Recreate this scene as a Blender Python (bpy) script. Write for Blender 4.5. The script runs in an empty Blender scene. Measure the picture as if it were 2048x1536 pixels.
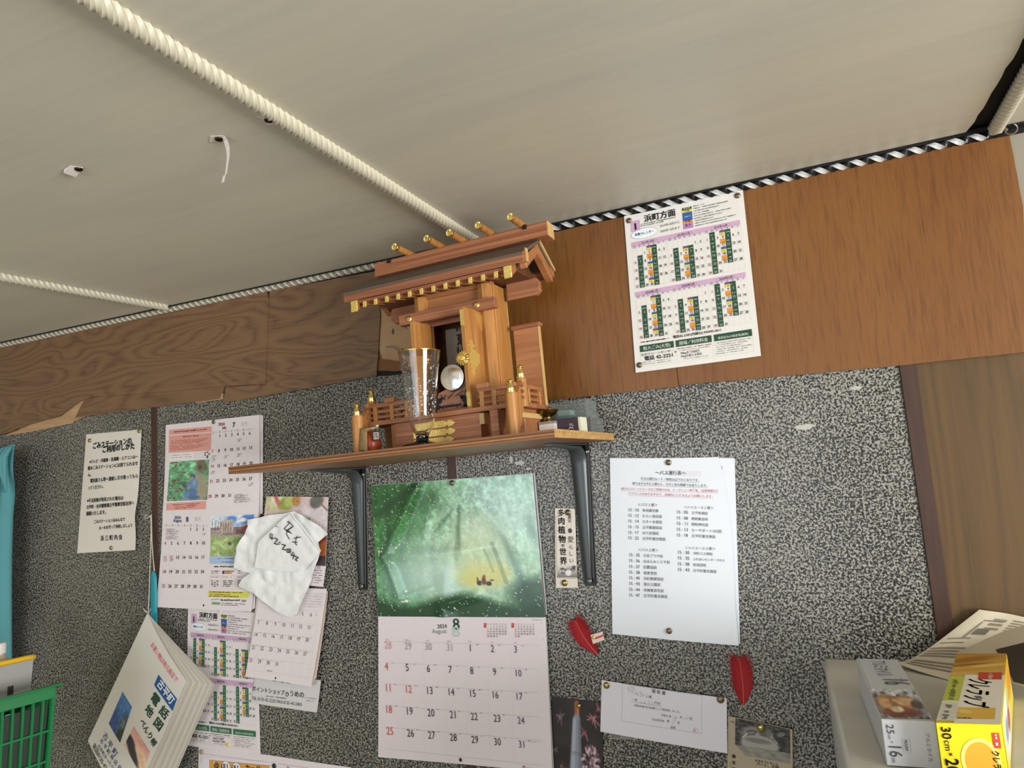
import bpy, bmesh, math, random
import numpy as np
from mathutils import Vector, Matrix
random.seed(7); rng = np.random.default_rng(7)
S = bpy.context.scene
COL = S.collection
PI = math.pi
# ------------------------------------------------------------------ camera, light, exposure
ROT = np.array([[0.91634215, 0.11446993, 0.38368437], [0.39384102, -0.08499877, -0.91524011], [-0.07215477, 0.98978374, -0.12297091]])
FPX = 1403.9345
CAM = np.array([0.0, -1.215, 1.6])
cd = bpy.data.cameras.new('camera'); cam = bpy.data.objects.new('camera', cd); COL.objects.link(cam)
m = Matrix(ROT.tolist()).to_4x4(); m.translation = Vector(CAM); cam.matrix_world = m
cd.sensor_fit = 'HORIZONTAL'; cd.sensor_width = 36.0; cd.lens = FPX / 2048 * 36; cd.clip_start = 0.01
S.camera = cam
S.view_settings.view_transform = 'Standard'; S.view_settings.look = 'None'
S.view_settings.gamma = 1.0; S.view_settings.use_curve_mapping = False
S.view_settings.exposure = -0.14
w = bpy.data.worlds.new('daylight'); S.world = w; w.use_nodes = True
w.node_tree.nodes['Background'].inputs[0].default_value = (0.75, 0.85, 1.0, 1)
w.node_tree.nodes['Background'].inputs[1].default_value = 1.0
def area(name, loc, target, sx, sy, power, color):
    l = bpy.data.lights.new(name, 'AREA'); l.shape = 'RECTANGLE'; l.size = sx; l.size_y = sy; l.energy = power; l.color = color
    o = bpy.data.objects.new(name, l); COL.objects.link(o); o.location = loc
    o.rotation_euler = (Vector(target) - Vector(loc)).to_track_quat('-Z', 'Y').to_euler()
    return o
# daylight through the two windows behind the camera (the openings are in wall_front and wall_right)
area('window_light_side', (2.12, -1.75, 1.38), (0.2, -1.3, 2.1), 1.2, 0.9, 106, (1.0, 0.975, 0.935))
area('window_light_front', (-0.96, -3.52, 1.35), (-0.7, -1.2, 1.9), 2.35, 0.95, 27, (0.92, 0.965, 1.0))

# ------------------------------------------------------------------ helpers
def ray(x, y): return ROT @ np.array([x - 1024, 768 - y, -FPX]) / FPX
def at(x, y, Y=0.0):
    d = ray(x, y); return Vector(CAM + d * ((Y - CAM[1]) / d[1]))
def atz(x, y, Z):
    d = ray(x, y); return Vector(CAM + d * ((Z - CAM[2]) / d[2]))
def atx(x, y, X):
    d = ray(x, y); return Vector(CAM + d * ((X - CAM[0]) / d[0]))
def lin(c):
    if isinstance(c, str):
        c = [int(c[i:i + 2], 16) / 255 for i in (1, 3, 5)]
    return tuple(((x / 12.92) if x <= 0.04045 else ((x + 0.055) / 1.055) ** 2.4) for x in c[:3])
def L4(c): return (*lin(c), 1.0)
MATS = {}
def mat(name, col='#808080', rough=0.5, metal=0.0, **kw):
    if name in MATS: return MATS[name]
    m = bpy.data.materials.new(name); m.use_nodes = True
    b = m.node_tree.nodes['Principled BSDF']
    b.inputs['Base Color'].default_value = L4(col); b.inputs['Roughness'].default_value = rough; b.inputs['Metallic'].default_value = metal
    for k, v in kw.items():
        b.inputs[k.replace('_', ' ')].default_value = v
    MATS[name] = m
    return m
class NT:
    """tiny node-graph writer"""
    def __init__(s, m): s.t = m.node_tree; s.b = s.t.nodes['Principled BSDF']
    def n(s, typ, ins=None, **props):
        nd = s.t.nodes.new(typ)
        for k, v in props.items(): setattr(nd, k, v)
        for k, v in (ins or {}).items():
            if hasattr(v, 'is_linked') and not isinstance(v, (int, float)): s.t.links.new(v, nd.inputs[k])
            else: nd.inputs[k].default_value = v
        return nd
    def coord(s, scale=(1, 1, 1), rot=(0, 0, 0), out='Object', loc=(0, 0, 0)):
        c = s.n('ShaderNodeTexCoord')
        mp = s.n('ShaderNodeMapping', {'Vector': c.outputs[out]})
        mp.inputs['Scale'].default_value = scale; mp.inputs['Rotation'].default_value = rot; mp.inputs['Location'].default_value = loc
        return mp.outputs[0]
    def noise(s, vec, scale=1.0, detail=3.0, rough=0.5, dist=0.0):
        return s.n('ShaderNodeTexNoise', {'Vector': vec, 'Scale': scale, 'Detail': detail, 'Roughness': rough, 'Distortion': dist}).outputs[0]
    def ramp(s, fac, stops, interp='LINEAR'):
        r = s.n('ShaderNodeValToRGB', {'Fac': fac}); r.color_ramp.interpolation = interp
        e = r.color_ramp.elements
        while len(e) < len(stops): e.new(0.5)
        for el, (p, c) in zip(e, stops): el.position = p; el.color = L4(c)
        return r.outputs[0]
    def mix(s, fac, a, b, mode='MIX'):
        x = s.n('ShaderNodeMix', data_type='RGBA', blend_type=mode)
        for i, v in ((0, fac), (6, a), (7, b)):
            if hasattr(v, 'is_linked'): s.t.links.new(v, x.inputs[i])
            else: x.inputs[i].default_value = v
        return x.outputs[2]
    def math(s, op, a, b=0.0):
        x = s.n('ShaderNodeMath', operation=op)
        for i, v in ((0, a), (1, b)):
            if hasattr(v, 'is_linked'): s.t.links.new(v, x.inputs[i])
            else: x.inputs[i].default_value = v
        return x.outputs[0]
    def base(s, c): s.t.links.new(c, s.b.inputs['Base Color'])
    def rough(s, c): s.t.links.new(c, s.b.inputs['Roughness'])
    def bump(s, h, strength=0.2, dist=0.001):
        b = s.n('ShaderNodeBump', {'Height': h, 'Strength': strength, 'Distance': dist}); s.t.links.new(b.outputs[0], s.b.inputs['Normal'])
def wood(name, dark, light, scale=(4, 60, 60), rough=0.5, fine=3.0, rot=(0, 0, 0), contrast=(0.3, 0.7), **kw):
    """straight grained wood: grain runs along the axis with the small scale"""
    if name in MATS: return MATS[name]
    m = mat(name, light, rough, **kw); g = NT(m); v = g.coord(scale, rot)
    a = g.noise(v, 1.0, 4.0, 0.55, 0.6); b = g.noise(v, fine, 3.0, 0.6, 0.2)
    f = g.mix(0.35, a, b)
    g.base(g.ramp(f, [(contrast[0], dark), (contrast[1], light)])); g.bump(b, 0.12, 0.0006)
    return m

class MB:
    """collects simple solids into one mesh"""
    def __init__(s): s.v = []; s.f = []; s.m = []
    def add(s, vs, fs, mi=0):
        o = len(s.v); s.v += [tuple(p) for p in vs]; s.f += [tuple(o + i for i in f) for f in fs]; s.m += [mi] * len(fs); return s
    def box(s, x0, x1, y0, y1, z0, z1, mi=0):
        return s.add([(x, y, z) for x in (x0, x1) for y in (y0, y1) for z in (z0, z1)],
                     [(0, 1, 3, 2), (4, 6, 7, 5), (0, 4, 5, 1), (2, 3, 7, 6), (0, 2, 6, 4), (1, 5, 7, 3)], mi)
    def hexa(s, p8, mi=0):   # bottom quad then top quad
        return s.add(p8, [(3, 2, 1, 0), (4, 5, 6, 7), (0, 1, 5, 4), (1, 2, 6, 5), (2, 3, 7, 6), (3, 0, 4, 7)], mi)
    def prism(s, poly, fn0, fn1, mi=0):
        n = len(poly); vs = [fn0(*p) for p in poly] + [fn1(*p) for p in poly]
        fs = [tuple(range(n)), tuple(range(2 * n - 1, n - 1, -1))] + [(i, i + n, (i + 1) % n + n, (i + 1) % n) for i in range(n)]
        return s.add(vs, fs, mi)
    def tube(s, path, r, n=8, mi=0, cap=True):
        path = [Vector(p) for p in path]; rs = r if isinstance(r, (list, tuple)) else [r] * len(path)
        vs = []; up = None
        for i, p in enumerate(path):
            t = (path[min(i + 1, len(path) - 1)] - path[max(i - 1, 0)]).normalized()
            if up is None: up = t.orthogonal().normalized()
            up = (up - t * up.dot(t)).normalized(); q = t.cross(up)
            for k in range(n):
                a = 2 * PI * k / n; vs.append(p + (up * math.cos(a) + q * math.sin(a)) * rs[i])
        fs = []
        for i in range(len(path) - 1):
            for k in range(n):
                a, b = i * n + k, i * n + (k + 1) % n; fs.append((a, b, b + n, a + n))
        if cap: fs += [tuple(range(n - 1, -1, -1)), tuple(range((len(path) - 1) * n, len(path) * n))]
        return s.add(vs, fs, mi)
    def lathe(s, prof, n=24, c=(0, 0, 0), axis='Z', mi=0):
        vs = []; c = Vector(c)
        for r, h in prof:
            for k in range(n):
                a = 2 * PI * k / n; x, y = r * math.cos(a), r * math.sin(a)
                vs.append(c + Vector({'Z': (x, y, h), 'Y': (x, -h, y), 'X': (h, x, y)}[axis]))
        fs = []
        for i in range(len(prof) - 1):
            for k in range(n):
                a, b = i * n + k, i * n + (k + 1) % n; fs.append((a, b, b + n, a + n))
        if prof[0][0] > 1e-6: fs.append(tuple(range(n - 1, -1, -1)))
        if prof[-1][0] > 1e-6: fs.append(tuple(range((len(prof) - 1) * n, len(prof) * n)))
        return s.add(vs, fs, mi)
    def grid(s, fn, nu, nv, mi=0):
        vs = [fn(i / nu, j / nv) for j in range(nv + 1) for i in range(nu + 1)]
        return s.add(vs, [(j * (nu + 1) + i, j * (nu + 1) + i + 1, (j + 1) * (nu + 1) + i + 1, (j + 1) * (nu + 1) + i) for j in range(nv) for i in range(nu)], mi)
    def build(s, name, mats, parent=None, bevel=0.0, smooth=None, weld=False, org=None):
        me = bpy.data.meshes.new(name)
        vs = s.v if org is None else [tuple(Vector(p) - Vector(org)) for p in s.v]
        me.from_pydata(vs, [], s.f)
        mats = mats if isinstance(mats, (list, tuple)) else [mats]
        for x in mats: me.materials.append(x)
        me.polygons.foreach_set('material_index', s.m)
        bm = bmesh.new(); bm.from_mesh(me)
        if weld or smooth: bmesh.ops.remove_doubles(bm, verts=bm.verts, dist=1e-6)
        bmesh.ops.recalc_face_normals(bm, faces=bm.faces)
        if bevel: bmesh.ops.bevel(bm, geom=[e for e in bm.edges if e.is_manifold and e.calc_face_angle(0) > 0.5], offset=bevel, segments=1, affect='EDGES', clamp_overlap=True)
        bm.to_mesh(me); bm.free()
        if smooth:
            me.polygons.foreach_set('use_smooth', [True] * len(me.polygons)); me.set_sharp_from_angle(angle=smooth)
        o = bpy.data.objects.new(name, me); COL.objects.link(o)
        if parent is not None: o.parent = parent
        elif org is not None: o.location = org
        return o
def thing(name, label, cat, loc=(0, 0, 0), rot=(0, 0, 0), group=None):
    o = bpy.data.objects.new(name, None); COL.objects.link(o); o.location = loc; o.rotation_euler = rot
    o.empty_display_size = 0.02
    return tag(o, label, cat, group)
def tag(o, label, cat, group=None):
    o['label'] = label; o['category'] = cat
    if group: o['group'] = group
    return o
def struct(o): o['kind'] = 'structure'; return o
def copy_part(o, parent, loc):
    c = o.copy(); COL.objects.link(c); c.parent = parent; c.location = loc; return c

# ------------------------------------------------------------------ lettering and print
GL = {}
def glyphs(s, bold=0.0):
    k = (s, bold)
    if k not in GL:
        cu = bpy.data.curves.new('text', 'FONT'); cu.body = s; cu.size = 1; cu.resolution_u = 2; cu.offset = min(bold, 0.0)
        o = bpy.data.objects.new('text', cu); me = bpy.data.meshes.new_from_object(o)
        n = len(me.vertices); co = np.zeros(n * 3); me.vertices.foreach_get('co', co); co = co.reshape(-1, 3)[:, :2]
        F = [tuple(p.vertices) for p in me.polygons]
        if bold >= .01:                               # heavier letters: the outline printed again a little to each side
            sh = [(-bold, 0), (bold, 0)] + ([(0, bold * .8), (0, -bold * .8)] if bold >= .02 else [])
            F = [tuple(i + n * j for i in f) for j in range(len(sh)) for f in F]; co = np.vstack([co + np.array(d) for d in sh])
        GL[k] = (co, F)
        bpy.data.meshes.remove(me); bpy.data.objects.remove(o); bpy.data.curves.remove(cu)
    return GL[k]
INK = {}
def ink(c, rough=0.6):
    k = (c, rough)
    if k not in INK: INK[k] = mat('ink_' + c[1:], c, rough)
    return INK[k]
class Sheet:
    """a flat or gently bulging printed face: corners TL TR BR BL as pixels on a plane at depth Y, or as 3D points"""
    def __init__(s, root, corners, Y=-0.004, bulge=None, xf=None):
        xf = xf or (lambda x, y: (x, y))
        s.xf = xf
        if len(corners[0]) == 2:
            Ys = Y if isinstance(Y, (list, tuple)) else [Y] * 4
            P = [at(*xf(*p), y) for p, y in zip(corners, Ys)]
        else: P = [Vector(p) for p in corners]
        s.P = P; s.root = root; s.o = P[0]; s.ax = (P[1] - P[0]).normalized()
        d = P[3] - P[0]; s.ay = (d - s.ax * d.dot(s.ax)).normalized(); s.n = s.ay.cross(s.ax) * -1
        s.n = s.ax.cross(s.ay) * -1
        if s.n.dot(Vector(CAM) - P[0]) < 0: s.n = -s.n
        s.q = [((p - s.o).dot(s.ax), (p - s.o).dot(s.ay)) for p in P]
        s.bulge = bulge or (lambda u, v: 0.0)
        s.blocks = {}; s.text = {}
    def ab(s, p):                        # pixel -> mm-plane coordinates (metres)
        d = Vector(ray(*s.xf(*p))); t = (s.o - Vector(CAM)).dot(s.n) / d.dot(s.n); h = Vector(CAM) + d * t - s.o
        return (h.dot(s.ax), h.dot(s.ay))
    def uv(s, u, v):                     # bilinear corner coordinates -> plane coordinates
        q = s.q
        return tuple((q[0][i] * (1 - u) + q[1][i] * u) * (1 - v) + (q[3][i] * (1 - u) + q[2][i] * u) * v for i in (0, 1))
    def inv(s, a, b):
        u = v = 0.5
        for _ in range(4):
            x = s.uv(u, v); e = 1e-4; xu = s.uv(u + e, v); xv = s.uv(u, v + e)
            J = ((xu[0] - x[0]) / e, (xv[0] - x[0]) / e, (xu[1] - x[1]) / e, (xv[1] - x[1]) / e); det = J[0] * J[3] - J[1] * J[2]
            r = (a - x[0], b - x[1]); u += (J[3] * r[0] - J[1] * r[1]) / det; v += (J[0] * r[1] - J[2] * r[0]) / det
        return u, v
    def pos(s, a, b, h=0.0):
        u, v = s.inv(a, b)
        return s.o + s.ax * a + s.ay * b + s.n * (h + s.bulge(u, v))
    def _rel(s, p): return tuple(p - s.root.location)
    # -- paper
    def sheet(s, name='sheet', material=None, thick=0.0004, nu=16, nv=20, edge=None, sub=None, h=0.0):
        mb = MB(); edge = edge or (lambda u, v: (u, v))
        def fn(hh): return lambda i, j: s._rel(s.pos(*s.uv(*edge(i, j)), hh))
        mb.grid(fn(h), nu, nv); k = len(mb.v); mb.grid(fn(h - thick), nu, nv)
        W1 = nu + 1; ring = [i for i in range(nu)] + [nu + j * W1 for j in range(nv)] + [nv * W1 + i for i in range(nu, 0, -1)] + [j * W1 for j in range(nv, 0, -1)]
        fs = [(ring[i], ring[(i + 1) % len(ring)], ring[(i + 1) % len(ring)] + k, ring[i] + k) for i in range(len(ring))]
        mb.f += fs; mb.m += [0] * len(fs)
        return mb.build(name, material or mat('paper_white', '#e9e7e6', 0.55), sub or s.root, smooth=0.6)
    # -- ink: all coordinates in plane space
    def _put(s, store, col, pts, tris):
        v, f = store.setdefault(col, ([], [])); o = len(v); v += pts; f += [tuple(o + i for i in t) for t in tris]
    def quad(s, pts, col, n=6, px=True):
        q = [s.ab(p) for p in pts] if px else pts
        g = [tuple((q[0][k] * (1 - i / n) + q[1][k] * i / n) * (1 - j / n) + (q[3][k] * (1 - i / n) + q[2][k] * i / n) * j / n for k in (0, 1)) for j in range(n + 1) for i in range(n + 1)]
        s._put(s.blocks, col, g, [(j * (n + 1) + i, j * (n + 1) + i + 1, (j + 1) * (n + 1) + i + 1, (j + 1) * (n + 1) + i) for j in range(n) for i in range(n)])
    def uvrect(s, u0, v0, u1, v1, col, n=4): s.quad([s.uv(u0, v0), s.uv(u1, v0), s.uv(u1, v1), s.uv(u0, v1)], col, n, False)
    def line(s, p, q, wmm, col, px=True, top=False):
        a, b = (s.ab(p), s.ab(q)) if px else (p, q)
        dx, dy = b[0] - a[0], b[1] - a[1]; L = math.hypot(dx, dy) or 1e-9; nx, ny = -dy / L * wmm / 2000, dx / L * wmm / 2000
        n = max(1, int(L / 0.02)); g = []
        for i in range(n + 1):
            x, y = a[0] + dx * i / n, a[1] + dy * i / n; g += [(x + nx, y + ny), (x - nx, y - ny)]
        s._put(s.text if top else s.blocks, col, g, [(2 * i, 2 * i + 1, 2 * i + 3, 2 * i + 2) for i in range(n)])
    def ellipse(s, c, rx, ry, col, wmm=0.0, px=True, n=28):
        a, b = (s.ab(c) if px else c)
        if wmm:
            P = [(a + rx * math.cos(2 * PI * k / n), b + ry * math.sin(2 * PI * k / n)) for k in range(n)]
            for k in range(n): s.line(P[k], P[(k + 1) % n], wmm, col, False, True)
        else: s._put(s.blocks, col, [(a, b)] + [(a + rx * math.cos(2 * PI * k / n), b + ry * math.sin(2 * PI * k / n)) for k in range(n)], [(0, k + 1, (k + 1) % n + 1) for k in range(n)])
    def fit(s, txt, p, q, col='#16161a', bold=0.0, px=True, hs=1.0, ital=0.0):   # baseline from p to q, the letters fill it
        a, b = (s.ab(p), s.ab(q)) if px else (p, q)
        co, fs = glyphs(txt, bold); x0, x1 = co[:, 0].min(), co[:, 0].max(); k = math.hypot(b[0] - a[0], b[1] - a[1]) / max(x1 - x0, 0.05)
        s._letters(co, fs, a, b, k, k * hs, x0, col, ital)
    def put(s, txt, p, hpx, col='#16161a', bold=0.0, d=(1, 0), al='c', asp=1.0):  # centred (or l / r) at p; hpx = height in pixels, d = direction of reading in pixels
        a = s.ab(p); D = math.hypot(*d); b = s.ab((p[0] + d[0] / D * hpx, p[1] + d[1] / D * hpx)); k = math.hypot(b[0] - a[0], b[1] - a[1]) / 0.72
        co, fs = glyphs(txt, bold); x0, x1 = co[:, 0].min(), co[:, 0].max()
        e = ((b[0] - a[0]), (b[1] - a[1])); n_ = math.hypot(*e); e = (e[0] / n_, e[1] / n_)
        off = {'c': (x0 + x1) / 2, 'l': x0, 'r': x1}[al] * k * asp; dn = 0.36 * k
        a2 = (a[0] - e[0] * off - e[1] * dn, a[1] - e[1] * off + e[0] * dn)
        s._letters(co, fs, a2, (a2[0] + e[0], a2[1] + e[1]), k * asp, k, 0.0, col)
    def _letters(s, co, fs, a, b, kx, ky, x0, col, ital=0.0):
        dx, dy = b[0] - a[0], b[1] - a[1]; L = math.hypot(dx, dy); dx, dy = dx / L, dy / L
        X = (co[:, 0] - x0 + ital * co[:, 1]) * kx; Y = co[:, 1] * ky
        s._put(s.text, col, list(zip(a[0] + X * dx + Y * dy, a[1] + X * dy - Y * dx)), fs)
    def stroke(s, pts, wmm, col):                                                  # handwriting
        for a, b in zip(pts, pts[1:]): s.line(a, b, wmm, col, True, True)
    def smudge(s, p, q, hpx, col, seed=0, px=True, dens=0.75):                      # print too small to read: uneven dabs
        a, b = (s.ab(p), s.ab(q)) if px else (p, q)
        if px:
            c = s.ab((p[0], p[1] + hpx)); H = math.hypot(c[0] - a[0], c[1] - a[1])
        else: H = hpx
        L = math.hypot(b[0] - a[0], b[1] - a[1]); dx, dy = (b[0] - a[0]) / L, (b[1] - a[1]) / L
        r = random.Random(seed + int(p[0] * 7919 + p[1] * 104729)); x = 0.0
        while x < L:
            w_ = H * r.uniform(0.35, 0.9)
            if r.random() < dens:
                h0, h1 = H * r.uniform(-0.1, 0.3), H * r.uniform(0.6, 1.0)
                P = [(a[0] + dx * xx + dy * hh, a[1] + dy * xx - dx * hh) for xx, hh in ((x, h0), (min(x + w_, L), h0), (min(x + w_, L), h1), (x, h1))]
                s._put(s.text, col, P, [(0, 1, 2, 3)])
            x += w_ + H * r.uniform(0.1, 0.3)
    def picture(s, pts, fn, nx=90, ny=70, px=True, name='picture', rough=0.45, sub=None, h=0.0003, spec=0.5):
        q = [s.ab(p) for p in pts] if px else pts
        cv = fn(nx + 1, ny + 1); me = bpy.data.meshes.new(name); V = []
        for j in range(ny + 1):
            for i in range(nx + 1):
                a, b = (tuple((q[0][k] * (1 - i / nx) + q[1][k] * i / nx) * (1 - j / ny) + (q[3][k] * (1 - i / nx) + q[2][k] * i / nx) * j / ny for k in (0, 1)))
                V.append(s._rel(s.pos(a, b, h)))
        me.from_pydata(V, [], [(j * (nx + 1) + i, j * (nx + 1) + i + 1, (j + 1) * (nx + 1) + i + 1, (j + 1) * (nx + 1) + i) for j in range(ny) for i in range(nx)])
        ca = me.color_attributes.new('Col', 'FLOAT_COLOR', 'POINT')
        c = np.clip(cv.reshape(-1, 3), 0, 1); c = np.where(c <= 0.04045, c / 12.92, ((c + 0.055) / 1.055) ** 2.4)
        ca.data.foreach_set('color', np.hstack([c, np.ones((len(c), 1))]).ravel().astype(np.float32))
        me.materials.append(print_mat(rough)); me.polygons.foreach_set('use_smooth', [True] * len(me.polygons))
        o = bpy.data.objects.new(name, me); COL.objects.link(o); o.parent = sub or s.root; return o
    def finish(s, sub=None):
        for store, name, h in ((s.blocks, 'printed_blocks', 0.0005), (s.text, 'printed_text', 0.0009)):
            if not store: continue
            V = []; F = []; MI = []; mats = []
            for k, (col, (v, f)) in enumerate(store.items()):
                o = len(V); hh = h + 0.00004 * k
                V += [s._rel(s.pos(x, y, hh)) for x, y in v]; F += [tuple(o + i for i in t) for t in f]; MI += [k] * len(f); mats.append(ink(col))
            me = bpy.data.meshes.new(name); me.from_pydata(V, [], F)
            for x in mats: me.materials.append(x)
            me.polygons.foreach_set('material_index', MI)
            o = bpy.data.objects.new(name, me); COL.objects.link(o); o.parent = sub or s.root; o['kind'] = 'stuff'
def print_mat(rough):
    n = 'printed_picture_%02d' % int(rough * 100)
    if n in MATS: return MATS[n]
    m = mat(n, '#808080', rough); g = NT(m)
    a = g.n('ShaderNodeVertexColor', layer_name='Col'); g.base(a.outputs[0]); return m

# ------------------------------------------------------------------ little painter for the printed pictures
def vn(h, w_, cy, cx, seed=0):
    r = np.random.default_rng(seed); g = r.random((cy + 2, cx + 2))
    y = np.linspace(0, cy, h); x = np.linspace(0, cx, w_); yi = y.astype(int); xi = x.astype(int)
    fy = (y - yi)[:, None]; fx = (x - xi)[None, :]; fy = fy * fy * (3 - 2 * fy); fx = fx * fx * (3 - 2 * fx)
    return (g[yi][:, xi] * (1 - fx) + g[yi][:, xi + 1] * fx) * (1 - fy) + (g[yi + 1][:, xi] * (1 - fx) + g[yi + 1][:, xi + 1] * fx) * fy
class Cv:
    def __init__(s, w_, h, c='#ffffff'):
        s.h, s.w = h, w_; s.a = np.ones((h, w_, 3)) * np.array(s.c(c)); s.Y, s.X = np.mgrid[0:1:h * 1j, 0:1:w_ * 1j]
    @staticmethod
    def c(c): return [int(c[i:i + 2], 16) / 255 for i in (1, 3, 5)] if isinstance(c, str) else c
    def blend(s, m, c): s.a = s.a * (1 - m[..., None]) + np.array(s.c(c)) * m[..., None]; return s
    def ell(s, x, y, rx, ry, c, soft=0.15, ang=0.0, k=1.0):
        dx, dy = s.X - x, s.Y - y; ca, sa = math.cos(ang), math.sin(ang)
        d = np.sqrt(((dx * ca + dy * sa) / rx) ** 2 + ((-dx * sa + dy * ca) / ry) ** 2); return s.blend(k * np.clip((1 - d) / max(soft, 1e-3) + 0.5, 0, 1), c)
    def rect(s, x0, y0, x1, y1, c, k=1.0): return s.blend(k * ((s.X >= x0) & (s.X <= x1) & (s.Y >= y0) & (s.Y <= y1)).astype(float), c)
    def seg(s, x0, y0, x1, y1, wd, c, k=1.0, wd1=None):
        dx, dy = x1 - x0, y1 - y0; t = np.clip(((s.X - x0) * dx + (s.Y - y0) * dy) / (dx * dx + dy * dy), 0, 1)
        d = np.hypot(s.X - x0 - t * dx, s.Y - y0 - t * dy); ww = wd + ((wd1 if wd1 is not None else wd) - wd) * t
        return s.blend(k * np.clip((ww - d) / (0.4 * ww + 1e-6) + 0.5, 0, 1), c)
    def grad(s, c0, c1, p=1.0, vert=True):
        t = (s.Y if vert else s.X)[..., None] ** p; s.a = np.array(s.c(c0)) * (1 - t) + np.array(s.c(c1)) * t; return s
    def tex(s, amp, cy, cx, seed=0): s.a = s.a * (1 + amp * (vn(s.h, s.w, cy, cx, seed)[..., None] * 2 - 1)); return s
# ------------------------------------------------------------------ materials
W_SHRINE = wood('hinoki_wood', '#9a6632', '#c48c4c', (60, 60, 7), 0.45, 3)
W_SHRINE_X = wood('hinoki_wood_cross', '#925c34', '#b67c4e', (7, 70, 70), 0.45, 3)
W_RED = wood('sugi_wood', '#7f4a30', '#ad7450', (3, 90, 150), 0.5, 2, contrast=(0.36, 0.62))
W_END = wood('pale_end_grain', '#c0965c', '#dcba80', (150, 150, 20), 0.5, 2)
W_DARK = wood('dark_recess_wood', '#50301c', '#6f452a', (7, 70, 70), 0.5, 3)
GOLD = mat('gold_fitting', '#ecd07a', 0.38, 0.75)
g = NT(GOLD); g.bump(g.noise(g.coord((420, 420, 420)), 1.0, 2.0), 0.6, 0.0012)
GOLD_S = mat('gold_smooth', '#efd68c', 0.28, 1.0)
BRASS = mat('old_brass', '#7a6a3c', 0.35, 1.0)
TACK = mat('bronze_tack', '#85775f', 0.42, 1.0)
# speckled decorative wall board
SPECK = mat('speckled_wall_board', '#8d8d88', 0.34); g = NT(SPECK); v = g.coord((1, 1, 1))
n1 = g.noise(v, 290.0, 2.0, 0.6, 0.4); n2 = g.noise(v, 620.0, 1.0, 0.5)
f = g.mix(0.22, n1, n2)
f2 = g.math('ADD', f, g.math('MULTIPLY', g.math('SUBTRACT', g.noise(v, 5.0, 3.0), 0.5), 0.07))
g.base(g.ramp(f2, [(0.462, '#141312'), (0.497, '#4d4b46'), (0.54, '#9b9991')]))
g.bump(f, 0.08, 0.0004)
# stained lauan plywood, swirl figure
PLY_L = mat('swirl_plywood', '#7a5a40', 0.5); g = NT(PLY_L); v = g.coord((1.6, 1, 6.5))
n1 = g.noise(v, 1.3, 2.0, 0.45, 0.5)
rings = g.math('FRACT', g.math('MULTIPLY', n1, 17.0))
tri = g.math('ABSOLUTE', g.math('SUBTRACT', rings, 0.5))
fine = g.noise(g.coord((9, 1, 210)), 1.0, 3.0, 0.6)
f = g.mix(0.45, tri, fine)
g.base(g.ramp(f, [(0.16, '#5d4430'), (0.32, '#765941'), (0.55, '#816345')])); g.bump(f, 0.1, 0.0006)
PLY_R = mat('orange_plywood', '#a0683a', 0.42); g = NT(PLY_R); v = g.coord((150, 1, 11), (0, 0.13, 0))
n1 = g.noise(v, 1.0, 3.0, 0.6); n2 = g.noise(g.coord((2.2, 1, 1.2)), 1.5, 3.0); n3 = g.noise(g.coord((420, 1, 26), (0, 0.13, 0)), 1.0, 2.0)
base = g.ramp(n2, [(0.3, '#71451c'), (0.7, '#825626')])
dark = g.ramp(g.mix(0.4, n1, n3), [(0.34, '#84623e'), (0.52, '#ffffff')])
g.base(g.mix(0.45, base, dark, 'MULTIPLY')); g.bump(n3, 0.1, 0.0005)
W_BOARD = mat('cedar_board', '#8a6a3e', 0.5); g = NT(W_BOARD); v = g.coord((1, 1, 0.12))
n1 = g.noise(v, 7.0, 2.0, 0.4, 0.2); rg = g.math('ABSOLUTE', g.math('SUBTRACT', g.math('FRACT', g.math('MULTIPLY', n1, 16.0)), 0.5))
f = g.mix(0.5, rg, g.noise(g.coord((200, 1, 5)), 1.0, 3.0))
g.base(g.ramp(f, [(0.15, '#4a3416'), (0.5, '#5c431e')]))
TORN = wood('torn_bare_plywood', '#a5825c', '#c4a27a', (10, 1, 90), 0.7, 2)
STRIP = wood('dark_joiner_wood', '#33201a', '#4a3027', (60, 60, 5), 0.4)
PAPERED = mat('old_beige_wallpaper', '#b8956d', 0.8); g = NT(PAPERED)
g.base(g.ramp(g.noise(g.coord((14, 1, 14)), 1.0, 4.0), [(0.3, '#a88560'), (0.7, '#c0a07a')]))
# painted ceiling board, brushed along the wall direction
CEIL = mat('painted_ceiling', '#c8c0ac', 0.42); g = NT(CEIL)
a = g.noise(g.coord((1.2, 7, 1), (0, 0, 0.25)), 1.4, 4.0, 0.55, 0.4); b = g.noise(g.coord((3, 90, 1), (0, 0, 0.2)), 1.0, 3.0); c_ = g.noise(g.coord((0.9, 1.1, 1)), 1.3, 2.0)
col = g.ramp(a, [(0.28, '#c3c1b4'), (0.5, '#cfccbd'), (0.75, '#d9d3bc')])
col = g.mix(0.45, col, g.ramp(c_, [(0.35, '#bfbeb5'), (0.65, '#dcd5bd')]))
col = g.mix(0.07, col, g.ramp(b, [(0.35, '#9a9486'), (0.6, '#d2cbb8')]))
g.base(col); g.bump(b, 0.06, 0.0006)
ROPE_W = mat('cream_rope_moulding', '#cfcab6', 0.42)
ROPE_M = mat('grey_rope_moulding', '#8d887c', 0.35)
ROPE_D = mat('black_rope_moulding', '#141619', 0.22)
ROPE_S = mat('silver_rope_moulding', '#c9ccce', 0.2)
DARKGAP = mat('black_gap', '#0c0a09', 0.8)
GREYW = mat('grey_side_wall', '#8f897b', 0.7)
PLAIN = mat('plain_plaster', '#b5ad9c', 0.8)
FLOORM = wood('floor_boards', '#8f8a80', '#aaa498', (3, 40, 40), 0.5)

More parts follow.
